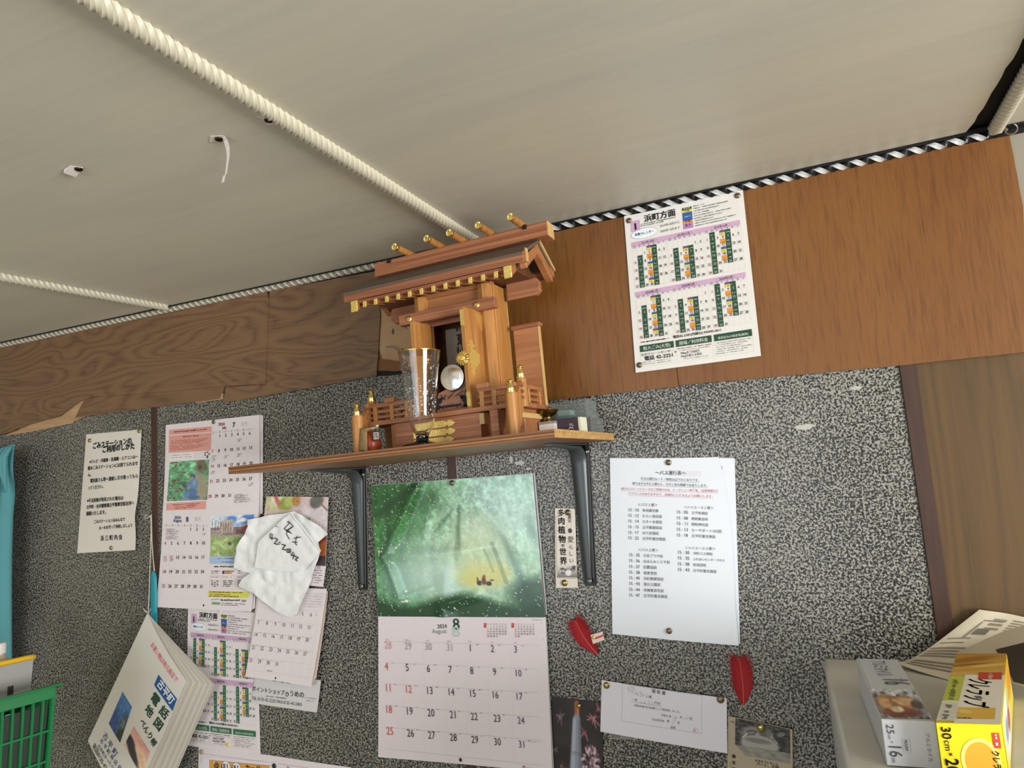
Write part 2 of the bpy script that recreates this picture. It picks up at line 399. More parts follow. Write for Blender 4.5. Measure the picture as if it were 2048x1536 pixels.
# ------------------------------------------------------------------ room shell
CZ = 2.053
XL, XR, YF = -2.25, 2.2, -3.6
fl = MB().box(XL, XR, YF, 0.02, -0.03, 0).build('floor', FLOORM); struct(fl)
def slab(mb, *a): mb.box(*a)
b = MB().box(XL - 0.05, XL, YF, 0.02, 0, CZ); struct(b.build('wall_left', PLAIN))
# wall_right and wall_front have window openings
b = MB(); x = XR
b.box(x, x + .06, YF, -2.4, 0, CZ); b.box(x, x + .06, -1.1, 0.02, 0, CZ); b.box(x, x + .06, -2.4, -1.1, 0, .9); b.box(x, x + .06, -2.4, -1.1, 1.88, CZ)
struct(b.build('wall_right', PLAIN))
b = MB(); y = YF
b.box(XL, -2.18, y - .06, y, 0, CZ); b.box(.25, XR, y - .06, y, 0, CZ); b.box(-2.18, .25, y - .06, y, 0, .85); b.box(-2.18, .25, y - .06, y, 1.85, CZ)
struct(b.build('wall_front', PLAIN))

# ceiling: boards with open joints, a backing above them
ceil = bpy.data.objects.new('ceiling', None); COL.objects.link(ceil); struct(ceil)
MB().box(XL, XR, YF, 0.02, CZ + .008, CZ + .03).build('backing_board', DARKGAP, ceil)
def batten_x(px, py): return atz(px, py, CZ).x
xa = atz(500, 197, CZ).x; xb = atz(200, 590, CZ).x; xc = atz(1994, 252, CZ).x
edges = [(XL, xb - .003), (xb + .003, xa - .003), (xa + .003, xc - .028), (xc + .004, 1.14), (1.146, XR)]
for i, (x0, x1) in enumerate(edges):
    mb = MB(); n = 40
    if i == 2:                                   # the board whose right edge is broken away, leaving a black gap that widens
        P = [(x0, -.012), (x0, YF)] + [(x1 + .026 - .0, YF), (x1 + .022, -.9)] + [(x1 + .022 - .03 * (k / n) ** 1.5 + .003 * math.sin(k * 2.1) * random.random(), -.9 + .87 * k / n) for k in range(n)] + [(x1 - .012, -.018)]
        mb.prism(P, lambda x, y: (x, y, CZ), lambda x, y: (x, y, CZ + .006))
    else: mb.box(x0, x1, YF, -.012, CZ, CZ + .006)
    mb.build('ceiling_panel', CEIL, ceil)
# twisted mouldings: square bar twisted along its length
def twisted(name, p0, p1, r, pitch, m, lobes=4, sub=2):
    p0, p1 = Vector(p0), Vector(p1); L = (p1 - p0).length; d = (p1 - p0) / L; a = d.orthogonal().normalized(); b = d.cross(a)
    n = int(L / pitch * 5); K = lobes * sub; V = []; F = []; MI = []
    for i in range(n + 1):
        t = 2 * PI * (L * i / n) / (pitch * lobes)
        for k in range(K):
            th = 2 * PI * k / K; rr = r * (1 if k % sub == 0 else .80)
            V.append(p0 + d * (L * i / n) + (a * math.cos(th + t) + b * math.sin(th + t)) * rr)
    for i in range(n):
        for k in range(K):
            q = i * K + k; q2 = i * K + (k + 1) % K; F.append((q, q2, q2 + K, q + K)); MI.append((k // sub) % len(m))
    mb = MB(); mb.v = [tuple(p) for p in V]; mb.f = F; mb.m = MI
    return mb.build(name, m, None, smooth=0.45)
RZ = CZ - .0075
struct(twisted('trim_1', (XL, -.0075, RZ), (-.40, -.0075, RZ), .0074, .0088, [ROPE_W, ROPE_M]))
struct(twisted('trim_2', (-.40, -.0075, RZ), (.300, -.0075, RZ), .0066, .0135, [ROPE_D, ROPE_S]))
def batten(name, pa, pb, r):
    A_, B_ = atz(*pa, CZ - .005), atz(*pb, CZ - .005); d = (A_ - B_).normalized()
    B_ = B_ + d * ((-.018 - B_.y) / d.y); A_ = B_ + d * 2.2
    struct(twisted(name, B_, A_, r, .0115, [ROPE_W]))
batten('trim_3', (188, 0), (926, 466), .0112)
batten('trim_4', (0, 553), (322, 613), .0100)
batten('trim_5', (2044, 165), (1994, 252), .0105)
struct(MB().box(XL, XR, -.013, 0.0, CZ - .003, CZ + .004).box(XL, .30, -.0008, .004, CZ - .034, CZ - .002).build('gap_shadow_strip', DARKGAP))  # black strips paint in the shadow of the gap around the cornice
struct(MB().box(XL, XR, .006, .03, 0, CZ + .03).build('wall_backing', DARKGAP))

# ------------------------------------------------------------------ the papered and panelled wall
wb = bpy.data.objects.new('wall_back', None); COL.objects.link(wb); struct(wb)
x1 = at(310, 950).x; x2 = at(905, 935).x; x3 = at(1852, 1000).x
jw = .0105
for a_, b_ in ((XL, x1 - jw), (x1 + jw, x2 - jw), (x2 + jw, x3 - .011)):
    MB().box(a_, b_, 0.0, .006, 0, CZ).build('speckled_panel', SPECK, wb)
for xx, hw, top in ((x1, jw, CZ - .01), (x2, jw, at(905, 760).z)):
    MB().box(xx - hw, xx + hw, -.0018, .006, 0, top).build('joiner_strip', STRIP, wb, bevel=.0012)
MB().box(x3 - .011, x3 + .0115, -.0035, .006, 0, CZ - .02).build('joiner_strip', STRIP, wb, bevel=.0012)
zc_ = at(2046, 600).z; MB().box(x3 + .0115, .62, 0.001, .006, 0, zc_).build('cedar_board', W_BOARD, wb); MB().box(x3 + .0115, .62, 0.0015, .006, zc_, CZ - .012).build('grey_panel', GREYW, wb)
MB().box(.62, XR, 0.0, .006, 0, CZ).build('grey_panel', GREYW, wb)
def ply(name, px, Y0, Y1, m, jag=0.0, bev=0):
    P = [at(x, y, Y1) for x, y in px]; Q = []
    for i, p in enumerate(P):                   # rough sawn / torn edges
        q = P[(i + 1) % len(P)]; n = max(1, int((q - p).length / .012)) if jag else 1
        for k in range(n):
            t = p.lerp(q, k / n); Q.append((t.x + random.uniform(-jag, jag) * (k > 0), t.z + random.uniform(-jag, jag) * (k > 0)))
    return MB().prism(Q, lambda x, z: (x, Y0, z), lambda x, z: (x, Y1, z)).build(name, m, wb)
ply('plywood_panel', [(-60, 712), (0, 692), (330, 622), (531, 581), (537, 600), (531, 768), (440, 773), (300, 786), (190, 793), (160, 802), (120, 832), (60, 848), (20, 864), (-60, 884)], -.001, -.0075, PLY_L, .0006)
ply('plywood_panel', [(539, 582), (757, 541), (760, 640), (757, 690), (753, 751), (600, 779), (445, 806), (452, 774), (532, 769), (538, 600)], -.001, -.0052, PLY_L, .0006)
ply('plywood_strip', [(196, 790), (450, 770), (444, 786), (440, 797), (390, 804), (195, 829), (150, 836), (168, 800)], -.001, -.0045, PLY_L, .001)
ply('torn_veneer', [(148, 800), (198, 786), (192, 812), (186, 826), (148, 842), (145, 846), (50, 866), (10, 872), (100, 830)], -.001, -.003, TORN, .0016)
ply('torn_veneer', [(392, 797), (445, 786), (446, 798), (392, 806)], -.001, -.004, TORN, .001)
wp = ply('old_wallpaper', [(752, 545), (1000, 500), (1000, 720), (836, 728), (815, 736), (800, 722), (765, 718), (757, 690)], -.0006, -.0012, PAPERED, .001)
ply('bare_edge', [(757, 690), (765, 718), (800, 722), (815, 736), (836, 733), (836, 742), (752, 742)], -.0004, -.0010, wood('torn_brown_ply', '#6a4424', '#85592f', (10, 1, 60), .7), .001)
ply('black_gap', [(752, 738), (900, 728), (900, 740), (752, 753)], -.0003, -.0008, DARKGAP)
mb = MB()                                          # faded green drops printed on the old wallpaper
for px, py, h in ((795, 630, 8), (820, 612, 6), (799, 626, 5), (786, 663, 13), (825, 627, 12), (800, 629, 14), (805, 700, 9), (827, 670, 10), (822, 697, 7), (780, 600, 5), (812, 655, 6)):
    c0 = at(px, py, -.0013); r = h * .0009 * .45
    P = [(c0.x + r * .55 * math.sin(t) * (1 - .35 * math.cos(t)), c0.z + r * 1.2 * math.cos(t)) for t in [2 * PI * k / 12 for k in range(12)]]
    mb.prism(P, lambda x, z: (x, -.0013, z), lambda x, z: (x, -.0016, z))
o = mb.build('green_print', mat('faded_green_ink', '#3f5f58', .8), wb); o['kind'] = 'stuff'
MB().tube([at(772, 694, -.004), at(782, 693, -.012), at(790, 696, -.014), at(800, 703, -.012), at(812, 706, -.006)], .0011, 6).build('loose_wire', mat('grey_wire', '#6e737a', .5), wb, smooth=1)
ply('plywood_panel', [(1322, 416), (1490, 378), (1700, 333), (2019, 271), (2046, 412), (2064, 703), (1800, 731), (1480, 760), (1358, 770)], -.001, -.0060, PLY_R, .0004)
ply('plywood_panel', [(925, 520), (1100, 466), (1321, 417), (1357, 773), (1085, 802), (925, 818)], -.001, -.0050, PLY_R, .0003)

SCUFF_GLINT = mat('white_scuff_glint', '#b3b2ac', .3)  # pale patches: the widest paints in a wall highlight, the others are scuffs
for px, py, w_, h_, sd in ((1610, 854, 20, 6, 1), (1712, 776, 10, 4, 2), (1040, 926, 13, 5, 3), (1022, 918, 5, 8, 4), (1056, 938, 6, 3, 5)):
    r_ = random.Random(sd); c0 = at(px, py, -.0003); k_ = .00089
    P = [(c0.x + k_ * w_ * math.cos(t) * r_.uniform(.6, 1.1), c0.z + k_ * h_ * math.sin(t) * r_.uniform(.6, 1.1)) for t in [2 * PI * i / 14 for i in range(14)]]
    MB().prism(P, lambda x, z: (x, 0.0, z), lambda x, z: (x, -.0004, z)).build('scuff_glint', SCUFF_GLINT, wb)
# hook at the corner
hk = thing('cup_hook', 'small wire cup hook at the end of the rope moulding over the orange plywood', 'hook', at(2012, 262, -.012))
MB().tube([Vector((math.sin(t) * .0075 + .006, -.002 - .004 * t / 5, math.cos(t) * -.0075)) for t in np.linspace(-2.3, 2.6, 14)] , .0012, 6).build('wire', mat('steel_wire', '#a9a49b', .3, 1), hk, smooth=1)
MB().lathe([(0, 0.004), (.003, .004), (.003, 0), (0, 0)], 10, (-.0, 0.004, 0.002), 'Y').build('collar', mat('steel_wire', '#a9a49b', .3, 1), hk)
# ------------------------------------------------------------------ shelf with two folded steel brackets
TILT = 0.020
SHX0, SHX1, SHD = -0.907, -0.3225, -0.308
SHXC = (SHX0 + SHX1) / 2
SHZ = 1.653 + TILT * (SHXC - SHX1)                 # board top at its middle
shelf = thing('wall_shelf', 'plywood wall shelf board carrying the small wooden shrine', 'shelf', (SHXC, -.002, SHZ), (0, -TILT, 0))
hw = (SHX1 - SHX0) / 2
PLYS = [wood('shelf_ply_face', '#6f4526', '#8f6038', (4, 60, 200), .45), wood('shelf_ply_core', '#4c2c18', '#6f452a', (6, 6, 300), .6),
        wood('shelf_ply_pale', '#8a5a30', '#b0824a', (40, 60, 200), .6)]
for z0, z1, mm, ins in ((-.0032, 0, 0, 0), (-.0052, -.0032, 1, .0006), (-.0078, -.0052, 2, .0), (-.0088, -.0078, 1, .0006), (-.012, -.0088, 0, 0.0002)):
    MB().box(-hw + ins, hw - ins, SHD + ins, 0, z0, z1).build('ply_layer', PLYS[mm], shelf)
# sawn, rougher right-hand end
mb = MB()
for z0, z1, yy in ((-.0036, 0.0002, 0), (-.0117, -.0038, .0)):
    n = 24
    for k in range(n):
        y0 = SHD + (0 - SHD) * k / n; mb.box(hw, hw + .0006 + .0012 * random.random(), y0, y0 + (-SHD) / n, z0, z1)
o = mb.build('sawn_end', wood('sawn_ply_end', '#9b7440', '#c9a468', (30, 90, 160), .8), shelf); o['kind'] = 'stuff'
STEEL = mat('grey_painted_steel', '#4a5052', 0.38, 0.35)
STEEL_D = mat('dark_painted_steel', '#26292b', 0.42, 0.3)
SCREW = mat('zinc_screw', '#8f9294', 0.3, 1.0)
def shelf_z(x): return SHZ + TILT * (x - SHXC)
def bracket(px_leg, px_arm, label):
    x = at(*px_leg).x; zt = shelf_z(x) - .0128; zb = at(*px_leg).z; arm = atx(*px_arm, x).y
    t = thing('shelf_bracket', label, 'bracket', (x, 0, zt), group='steel shelf brackets')
    H = zt - zb; A = -arm; V = []; cs = [(-1, 0), (-.82, .55), (-.3, 1), (.3, 1), (.82, .55), (1, 0)]
    path = []                                       # (y, z, half width, rib height, normal)
    for k in range(10): s = k / 9; path.append((-A + s * (A - .036), -.001 - .004 * s, .0055 + .0085 * s, .0025 + .003 * s, (0, -1)))
    for k in range(1, 8): a_ = PI / 2 * k / 7; path.append((-.036 + .030 * math.sin(a_), -.005 - .030 * (1 - math.cos(a_)), .0142, .006, (-math.sin(a_), -math.cos(a_))))
    for k in range(1, 14): s = k / 13; path.append((-.006 + .003 * s, -.035 - (H - .035) * s, .0142 - .0075 * s, .006 - .003 * s, (-1, 0)))
    for y, z, w_, h, nn in path:
        for u, q in cs: V.append((u * w_, y + nn[0] * h * q, z + nn[1] * h * q))
    K = len(cs); F = [(i * K + k, i * K + k + 1, (i + 1) * K + k + 1, (i + 1) * K + k) for i in range(len(path) - 1) for k in range(K - 1)]
    F += [tuple(range(K)), tuple(range((len(path) - 1) * K, len(path) * K))]
    mb = MB(); mb.add(V, F); mb.build('folded_arm', STEEL, t, smooth=.7)
    mb = MB()                                        # flat back plate on the wall and flange under the board
    mb.prism([(-.0175, 0), (.0205, 0), (.0205, -.02), (.0125, -H - .006), (.0095, -H - .012), (-.0095, -H - .012), (-.0115, -H - .006)], lambda a, b: (a, -.0002, b), lambda a, b: (a, -.0022, b))
    mb.prism([(.0135, 0), (.0195, -.01), (.010, -H - .008), (.006, -H + .004)], lambda a, b: (a, -.0022, b), lambda a, b: (a, -.0075, b))
    mb.build('back_plate', STEEL_D, t, bevel=.0008)
    MB().prism([(-.0165, -.001), (.0165, -.001), (.008, -A - .004), (-.008, -A - .004)], lambda a, b: (a, b, 0), lambda a, b: (a, b, -.0018)).build('top_plate', STEEL, t)
    for sx, sz in ((-.0135, -.016), (.0165, -.014), (.0015, -H - .003)):
        mb = MB(); mb.lathe([(.0, .0030), (.0022, .0028), (.0042, .0016), (.0046, 0)], 14, (sx, -.0078, sz), 'Y')
        for q in (0, PI / 2):
            c_, s_ = math.cos(q + .5), math.sin(q + .5); mb.tube([(sx - c_ * .0022, -.0108, sz - s_ * .0022), (sx + c_ * .0022, -.0108, sz + s_ * .0022)], .0004, 4)
        mb.build('screw', SCREW, t, smooth=.6)
    return t
bracket((727, 1168), (625, 938), 'dark steel bracket under the shelf end beside the food calendar')
bracket((1180, 1157), (1096, 886), 'dark steel bracket under the shelf beside the succulents strip')

# ------------------------------------------------------------------ the small household shrine
PHI = -0.030
SX = -.545; SY = -.15
shr = thing('household_shrine', 'small wooden household shrine with gold fittings and an open door on the wall shelf', 'shrine', (SX, SY, shelf_z(SX) + .0003), (0, -TILT, PHI))
def Yl(y): return y - SY                             # wall distances -> shrine frame
def part(mb, name, m, bevel=.0006, parent=None, smooth=None): return mb.build(name, m, parent or shr, bevel=bevel, smooth=smooth)
part(MB().box(-.132, .134, Yl(-.185), Yl(-.095), 0, .0455), 'base_box', W_SHRINE_X)
part(MB().box(.134, .1385, Yl(-.200), Yl(-.098), .030, .0385), 'base_rail', W_END)
stp = part(MB().box(-.088, .072, Yl(-.218), Yl(-.185), 0, .0452), 'front_step', W_RED)
part(MB().box(.071, .080, Yl(-.2185), Yl(-.205), .026, .044), 'step_block', W_END)
part(MB().box(-.100, -.086, Yl(-.212), Yl(-.185), 0, .0452), 'step_post', W_SHRINE)
part(MB().box(.098, .112, Yl(-.235), Yl(-.205), 0, .045), 'step_post', W_RED)
part(MB().box(-.146, .146, Yl(-.224), Yl(-.095), .0455, .0530), 'stage_floor', W_RED)
# gold step fittings: three long plates with pointed ends
for k in range(3):
    z = .0085 + .0130 * k; e = .020 + (.004 if k else 0) * (k - 1 if k == 2 else 1)
    P = [(-.052, -.0052), (e - .016, -.0052), (e - .012, -.0022), (e - .009, -.0052), (e - .004, -.0048), (e + .004, 0), (e - .004, .0048), (e - .009, .0052), (e - .012, .0022), (e - .016, .0052), (-.052, .0052)]
    P = P + []
    L = [(-.104 - a, b) for a, b in reversed(P[1:-1])]
    part(MB().prism(P[:-1] + [P[-1]] , lambda a, b: (a, Yl(-.2182), z + b), lambda a, b: (a, Yl(-.2196), z + b)), 'gold_step_plate', GOLD, 0)
# four corner posts with brass finials, sloping side boards
def finial(x, y, z, h, parent):
    r = .0056
    return part(MB().lathe([(.0, 0), (r * 1.25, 0), (r * 1.25, .1 * h), (r, .12 * h), (r * 1.05, .3 * h), (r * 1.1, .34 * h), (r * .98, .38 * h), (r * .92, .52 * h), (r * .6, .66 * h), (r * .52, .76 * h), (r * .95, .82 * h), (r * 1.0, .86 * h), (r * .8, .94 * h), (r * .3, h), (0, h)], 20, (x, y, z)), 'finial', GOLD_S, 0, parent, .6)
for sx, y, z0, z1, r in ((.142, -.2455, 0, .0655, .0098), (-.142, -.2455, 0, .0640, .0098), (.142, -.2030, .046, .0915, .0078), (-.142, -.2030, .046, .0900, .0078)):
    p = part(MB().lathe([(r, z0), (r, z1 - .001), (r - .001, z1)], 18, (sx, Yl(y), 0)), 'corner_post', W_SHRINE, 0, None, .6)
    finial(sx, Yl(y), z1, .0205, p)
for sx in (-.142, .142):
    part(MB().prism([(-.249, .014), (-.242, .052), (-.207, .090), (-.197, .090), (-.197, .074), (-.228, .014)], lambda y, z: (sx - .0042, Yl(y), z), lambda y, z: (sx + .0042, Yl(y), z)), 'sloping_side_board', W_SHRINE)
# balustrades left and right of the steps, ends crossing
for s in (-1, 1):
    x0, x1 = sorted((s * (.071 if s > 0 else .052), s * .150))
    for z, r in ((.0795, .0034), (.0690, .0024), (.0595, .0022)):
        part(MB().box(x0, x1, Yl(-.2155) - r * .9, Yl(-.2155) + r * .9, z - r, z + r), 'front_rail', W_RED)
        part(MB().box(s * .137 - r, s * .137 + r, Yl(-.226), Yl(-.115), z - r + .001, z + r + .001), 'side_rail', W_SHRINE_X)
    for xx in ((.078, .100, .126) if s > 0 else (.062, .092, .126)):
        part(MB().box(s * xx - .0036, s * xx + .0036, Yl(-.2190), Yl(-.2122), .0530, .078), 'rail_post', W_SHRINE)
    part(MB().box(s * (.081 if s > 0 else .095) - .010, s * (.081 if s > 0 else .095) + .010, Yl(-.2200), Yl(-.2110), .0825, .0905), 'rail_cap', W_SHRINE_X)
    for yy in (-.17, -.125): part(MB().box(s * .137 - .0032, s * .137 + .0032, Yl(yy - .003), Yl(yy + .003), .0530, .079), 'rail_post', W_SHRINE)
# body
BT = .268
for s, px_ in ((-1, -.060), (1, .067)):
    r = .0130
    part(MB().lathe([(r, .0530), (r, BT)], 8, (px_, Yl(-.149), 0)), 'pillar', W_SHRINE, .0003)
    part(MB().box(*sorted((px_ + s * .004, px_ + s * .0150)), Yl(-.147), Yl(-.098), .0530, BT), 'side_wall', W_SHRINE)
    part(MB().box(*sorted((px_ + s * .0148, px_ + s * .0158)), Yl(-.1000), Yl(-.0975), .0530, BT), 'wall_edge', W_END, 0)
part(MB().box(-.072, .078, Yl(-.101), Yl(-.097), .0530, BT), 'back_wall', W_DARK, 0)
part(MB().box(-.060, .066, Yl(-.148), Yl(-.143), .236, .264), 'header_board', W_SHRINE_X, .0003)
part(MB().box(-.074, .081, Yl(-.152), Yl(-.140), .264, .272), 'header_beam', W_SHRINE_X)
part(MB().box(-.058, .058, Yl(-.152), Yl(-.146), .2135, .2225), 'door_lintel', W_RED)
part(MB().box(-.070, .070, Yl(-.155), Yl(-.1), .0530, .060), 'threshold', W_RED)
for x0, x1 in ((-.060, -.043), (.052, .066)): part(MB().box(x0, x1, Yl(-.146), Yl(-.142), .066, .238), 'door_jamb', W_SHRINE)
beam = part(MB().box(-.0945, .0945, Yl(-.1735), Yl(-.1600), .2200, .2385), 'front_beam', W_RED)
for x in (-.072, .062): part(MB().lathe([(0, .005), (.0022, .0048), (.003, .003), (.0052, .0022), (.0056, .0008), (.0056, 0)], 20, (x, Yl(-.1735), .2295), 'Y'), 'gold_stud', GOLD_S, 0, beam, .6)
# the two doors, both open; the right one carries its lock plates
def door(hx, hy, fx, fy, z0, z1, th, name='door'):
    d = Vector((fx - hx, fy - hy, 0)); L = d.length; d /= L; n = Vector((-d.y, d.x, 0))
    def P(a, b, c): q = Vector((hx, hy, 0)) + d * a + n * b; return (q.x, q.y, c)
    o = part(MB().hexa([P(0, -th, z0), P(L, -th, z0), P(L, th, z0), P(0, th, z0), P(0, -th, z1), P(L, -th, z1), P(L, th, z1), P(0, th, z1)]), name, W_SHRINE, .0005)
    return o, P, L, n
zl0, zl1 = .0545, .2170
dr, P, L, n = door(.0555, Yl(-.1540), .0485, Yl(-.2055), zl0, zl1 + .005, .0042)
sgn = 1 if n.x > 0 else -1
def plate(poly, name, dpt=.0009, m=GOLD, bz=0.0, side=1, parent=None):
    o_ = sgn * side * .0043; o1 = sgn * side * (.0043 + dpt)
    return part(MB().prism(poly, lambda a, z: P(a, o_, z), lambda a, z: P(a, o1, z)), name, m, 0, parent or dr)
# corner pieces on the outer face, hinge side
plate([(.004, zl1 - .002), (.021, zl1 - .002), (.017, zl1 - .008), (.014, zl1 - .010), (.011, zl1 - .018), (.008, zl1 - .020), (.006, zl1 - .028), (.004, zl1 - .030)], 'gold_corner')
plate([(.004, zl0 + .004), (.012, zl0 + .004), (.010, zl0 + .009), (.007, zl0 + .012), (.006, zl0 + .018), (.004, zl0 + .019)], 'gold_corner')
# strips and lock on the free edge
def edgeplate(poly, name, b0=L + .0002, b1=L + .0011): return part(MB().prism(poly, lambda b, z: P(b0, b, z), lambda b, z: P(b1, b, z)), name, GOLD, 0, dr)
edgeplate([(-.0034, zl1 + .001), (.0034, zl1 + .001), (.0034, zl1 - .024), (.0022, zl1 - .027), (.001, zl1 - .024), (0, zl1 - .028), (-.001, zl1 - .024), (-.0022, zl1 - .027), (-.0034, zl1 - .024)], 'gold_edge_strip')
edgeplate([(-.0034, zl0 + .004), (.0034, zl0 + .004), (.0034, zl0 + .026), (0, zl0 + .029), (-.0034, zl0 + .026)], 'gold_edge_strip')
# lock ornament: scrolled plate on the face with a rosette wrapping the edge and a drop
cz = (zl0 + zl1) / 2 + .006
plate([(L - .016 + .015 * math.cos(t) * (1 + .10 * math.cos(7 * t)), cz - .004 + .0135 * math.sin(t) * (1 + .12 * math.cos(7 * t))) for t in [2 * PI * k / 42 for k in range(42)]], 'lock_plate', .0028)
plate([(L - .012 + a, cz - .012 + b) for a, b in ((-.008, 0), (.006, 0), (.006, -.008), (.003, -.012), (.003, -.020), (0, -.025), (-.003, -.019), (-.004, -.012), (-.007, -.009))], 'lock_drop', .002)
plate([(L - .012 + a, cz + .008 + b) for a, b in ((-.004, 0), (-.004, .006), (-.008, .006), (-.008, .011), (-.004, .011), (-.003, .018), (.003, .018), (.003, .011), (.008, .011), (.008, .006), (.004, .006), (.004, 0))], 'lock_crest', .002)
q = P(L + .002, -sgn * .004, cz - .004)
rs = part(MB().lathe([(.0105, -.002), (.0112, .0005), (.0085, .0022), (.006, .0014), (.004, .003), (0, .0034)], 20, q, 'Y'), 'lock_rosette', GOLD, 0, dr, .5)
mb = MB()
for k in range(16):
    a = 2 * PI * k / 16; mb.tube([(q[0] + .006 * math.cos(a), q[1] - .0026, q[2] + .006 * math.sin(a)), (q[0] + .0122 * math.cos(a), q[1] - .0006, q[2] + .0122 * math.sin(a))], .0011, 5)
o = mb.build('rosette_petals', GOLD_S, dr); o['kind'] = 'stuff'
dl, P2, L2, n2 = door(-.0460, Yl(-.1540), -.0505, Yl(-.2020), zl0, zl1 - .001, .0042)
# side screen on the far right with a moulded cap
part(MB().box(.093, .1395, Yl(-.106), Yl(-.099), .035, .1905), 'side_screen', W_SHRINE_X)
part(MB().box(.1395, .1415, Yl(-.1065), Yl(-.0985), .035, .1905), 'screen_edge', W_END, 0)
part(MB().box(.090, .1445, Yl(-.1095), Yl(-.0955), .1905, .1975), 'screen_cap', W_RED, .0012)
# roof: two slopes, thick eaves, gable boards, ridge box
RX0, RX1 = -.1795, .1685
ry, rz, ey, ez = -.139, .3275, -.2135, .2875
ROOF = wood('roof_bark_brown', '#574a3e', '#6d5c4d', (3, 60, 60), .7, 3)
sl = (rz - ez) / (ry - ey)
part(MB().prism([(ey - .001, ez + .0005), (ry, rz), (-.082, .292), (-.082, .287), (ry, rz - .006), (ey - .001, ez - .004)], lambda y, z: (RX0, Yl(y), z), lambda y, z: (RX1, Yl(y), z)), 'roof', ROOF, 0)
part(MB().prism([(ey, ez), (ey + .016, ez + .016 * sl), (ey + .016, ez - .010), (ey, ez - .0165)], lambda y, z: (RX0 - .0006, Yl(y), z), lambda y, z: (RX1 + .0006, Yl(y), z)), 'eave_board', W_RED, .0004)
part(MB().box(RX0 + .02, RX1 - .024, Yl(ey + .004), Yl(ey + .02), ez - .022, ez - .0160), 'eave_batten', W_RED, .0004)
part(MB().prism([(-.078, .289), (-.078, .276), (-.092, .283), (-.092, .296)], lambda y, z: (RX0, Yl(y), z), lambda y, z: (RX1, Yl(y), z)), 'rear_eave_board', W_RED, .0004)
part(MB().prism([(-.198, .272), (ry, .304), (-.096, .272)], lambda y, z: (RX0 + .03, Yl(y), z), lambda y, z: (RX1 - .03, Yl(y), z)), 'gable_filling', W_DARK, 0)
for xs, xe in ((RX1 - .014, RX1 - .002), (RX0 + .002, RX0 + .014)):
    part(MB().prism([(ey + .012, ez - .004), (ry, rz - .006), (ry, rz - .022), (ey + .020, ez - .021)], lambda y, z: (xs, Yl(y), z), lambda y, z: (xe, Yl(y), z)), 'gable_board', W_SHRINE_X)
    part(MB().prism([(ry, rz - .006), (-.082, .286), (-.082, .268), (-.086, .268), (ry, rz - .024)], lambda y, z: (xs, Yl(y), z), lambda y, z: (xe, Yl(y), z)), 'gable_board', W_SHRINE_X)
part(MB().prism([(ry + .006, rz + .001), (-.075, .292), (-.075, .288), (ry + .006, rz - .005)], lambda y, z: (RX1, Yl(y), z), lambda y, z: (RX1 + .0018, Yl(y), z)), 'gable_edge', W_END, 0)
part(MB().box(RX1 - .0004, RX1 + .0012, Yl(ey + .012), Yl(ey + .021), ez - .012, ez + .010), 'eave_end', W_END, 0)
# cross beam with rounded end seen under the right gable
for sx in (1, -1):
    part(MB().prism([(sx * .090, .243), (sx * .144, .243), (sx * .152, .250), (sx * .152, .266), (sx * .147, .273), (sx * .090, .273)], lambda x, z: (x, Yl(-.112), z), lambda x, z: (x, Yl(-.1), z)), 'cross_beam', W_RED, .0008)
rt, rb = .3545, .3285
mb = MB().prism([(-.137, rb), (-.148, rb), (-.146, rt), (-.118, rt), (-.116, rb)], lambda y, z: (-.157, Yl(y), z), lambda y, z: (.1895, Yl(y), z))
part(mb, 'ridge_box', W_RED, .0006)
part(MB().box(.1895, .1903, Yl(-.1455), Yl(-.1185), rb + .0005, rt - .0005), 'ridge_end', W_END, 0)
for x in (-.1240, .1495): part(MB().box(x - .0035, x + .0035, Yl(-.1495), Yl(-.1150), rt - .006, rt + .0012), 'ridge_notch', DARKGAP, 0)
# five log billets across the ridge with chrysanthemum caps
LX = [atz(px, py, 2.012).x - SX for px, py in ((793, 497), (855, 482), (900, 472), (954, 457), (1015, 440))]
for i, lx in enumerate(LX):
    lx += .0195
    yl0 = -.186; zc = rt + .0045
    lg = part(MB().lathe([(.0062, 0), (.0062, -.082)], 18, (lx, Yl(yl0), zc), 'Y'), 'ridge_billet', W_SHRINE, 0, None, .5)
    cp = part(MB().lathe([(.0066, -.004), (.0066, .0008), (.006, .0018), (.0035, .0012), (.003, .002), (0, .0024)], 20, (lx, Yl(yl0), zc), 'Y'), 'gold_cap', GOLD_S, 0, lg, .5)
    mb = MB()
    for k in range(14):
        a = 2 * PI * k / 14; mb.tube([(lx + .0030 * math.cos(a), Yl(yl0) - .0015, zc + .0030 * math.sin(a)), (lx + .0060 * math.cos(a), Yl(yl0) - .0018, zc + .0060 * math.sin(a))], .0008, 5)
    o = mb.build('cap_petals', GOLD_S, lg); o['kind'] = 'stuff'
# rafters with gilded ends
RFX = np.linspace(-.139, .118, 12)
raf = None
for i, x in enumerate(RFX):
    y0, z0 = ey + .004, ez - .0215
    def rp(a, b, w_=.0030): return [(-w_, a, b), (w_, a, b)]
    if raf is None:
        raf = part(MB().hexa([(-.0026, Yl(y0), z0 - .0065), (.0026, Yl(y0), z0 - .0065), (.0026, Yl(y0 + .06), z0 + .006), (-.0026, Yl(y0 + .06), z0 + .006), (-.0026, Yl(y0), z0), (.0026, Yl(y0), z0), (.0026, Yl(y0 + .06), z0 + .013), (-.0026, Yl(y0 + .06), z0 + .013)]), 'rafter', W_SHRINE_X, 0)
        raf.location = (x, 0, 0); tip = part(MB().box(-.0034, .0034, Yl(y0) - .0012, Yl(y0) + .001, z0 - .0098, z0 + .0012), 'gold_tip', GOLD, .0004, raf); tip.location = (0, 0, 0)
    else:
        r_ = copy_part(raf, shr, (x, 0, 0)); copy_part(tip, r_, (0, 0, 0))
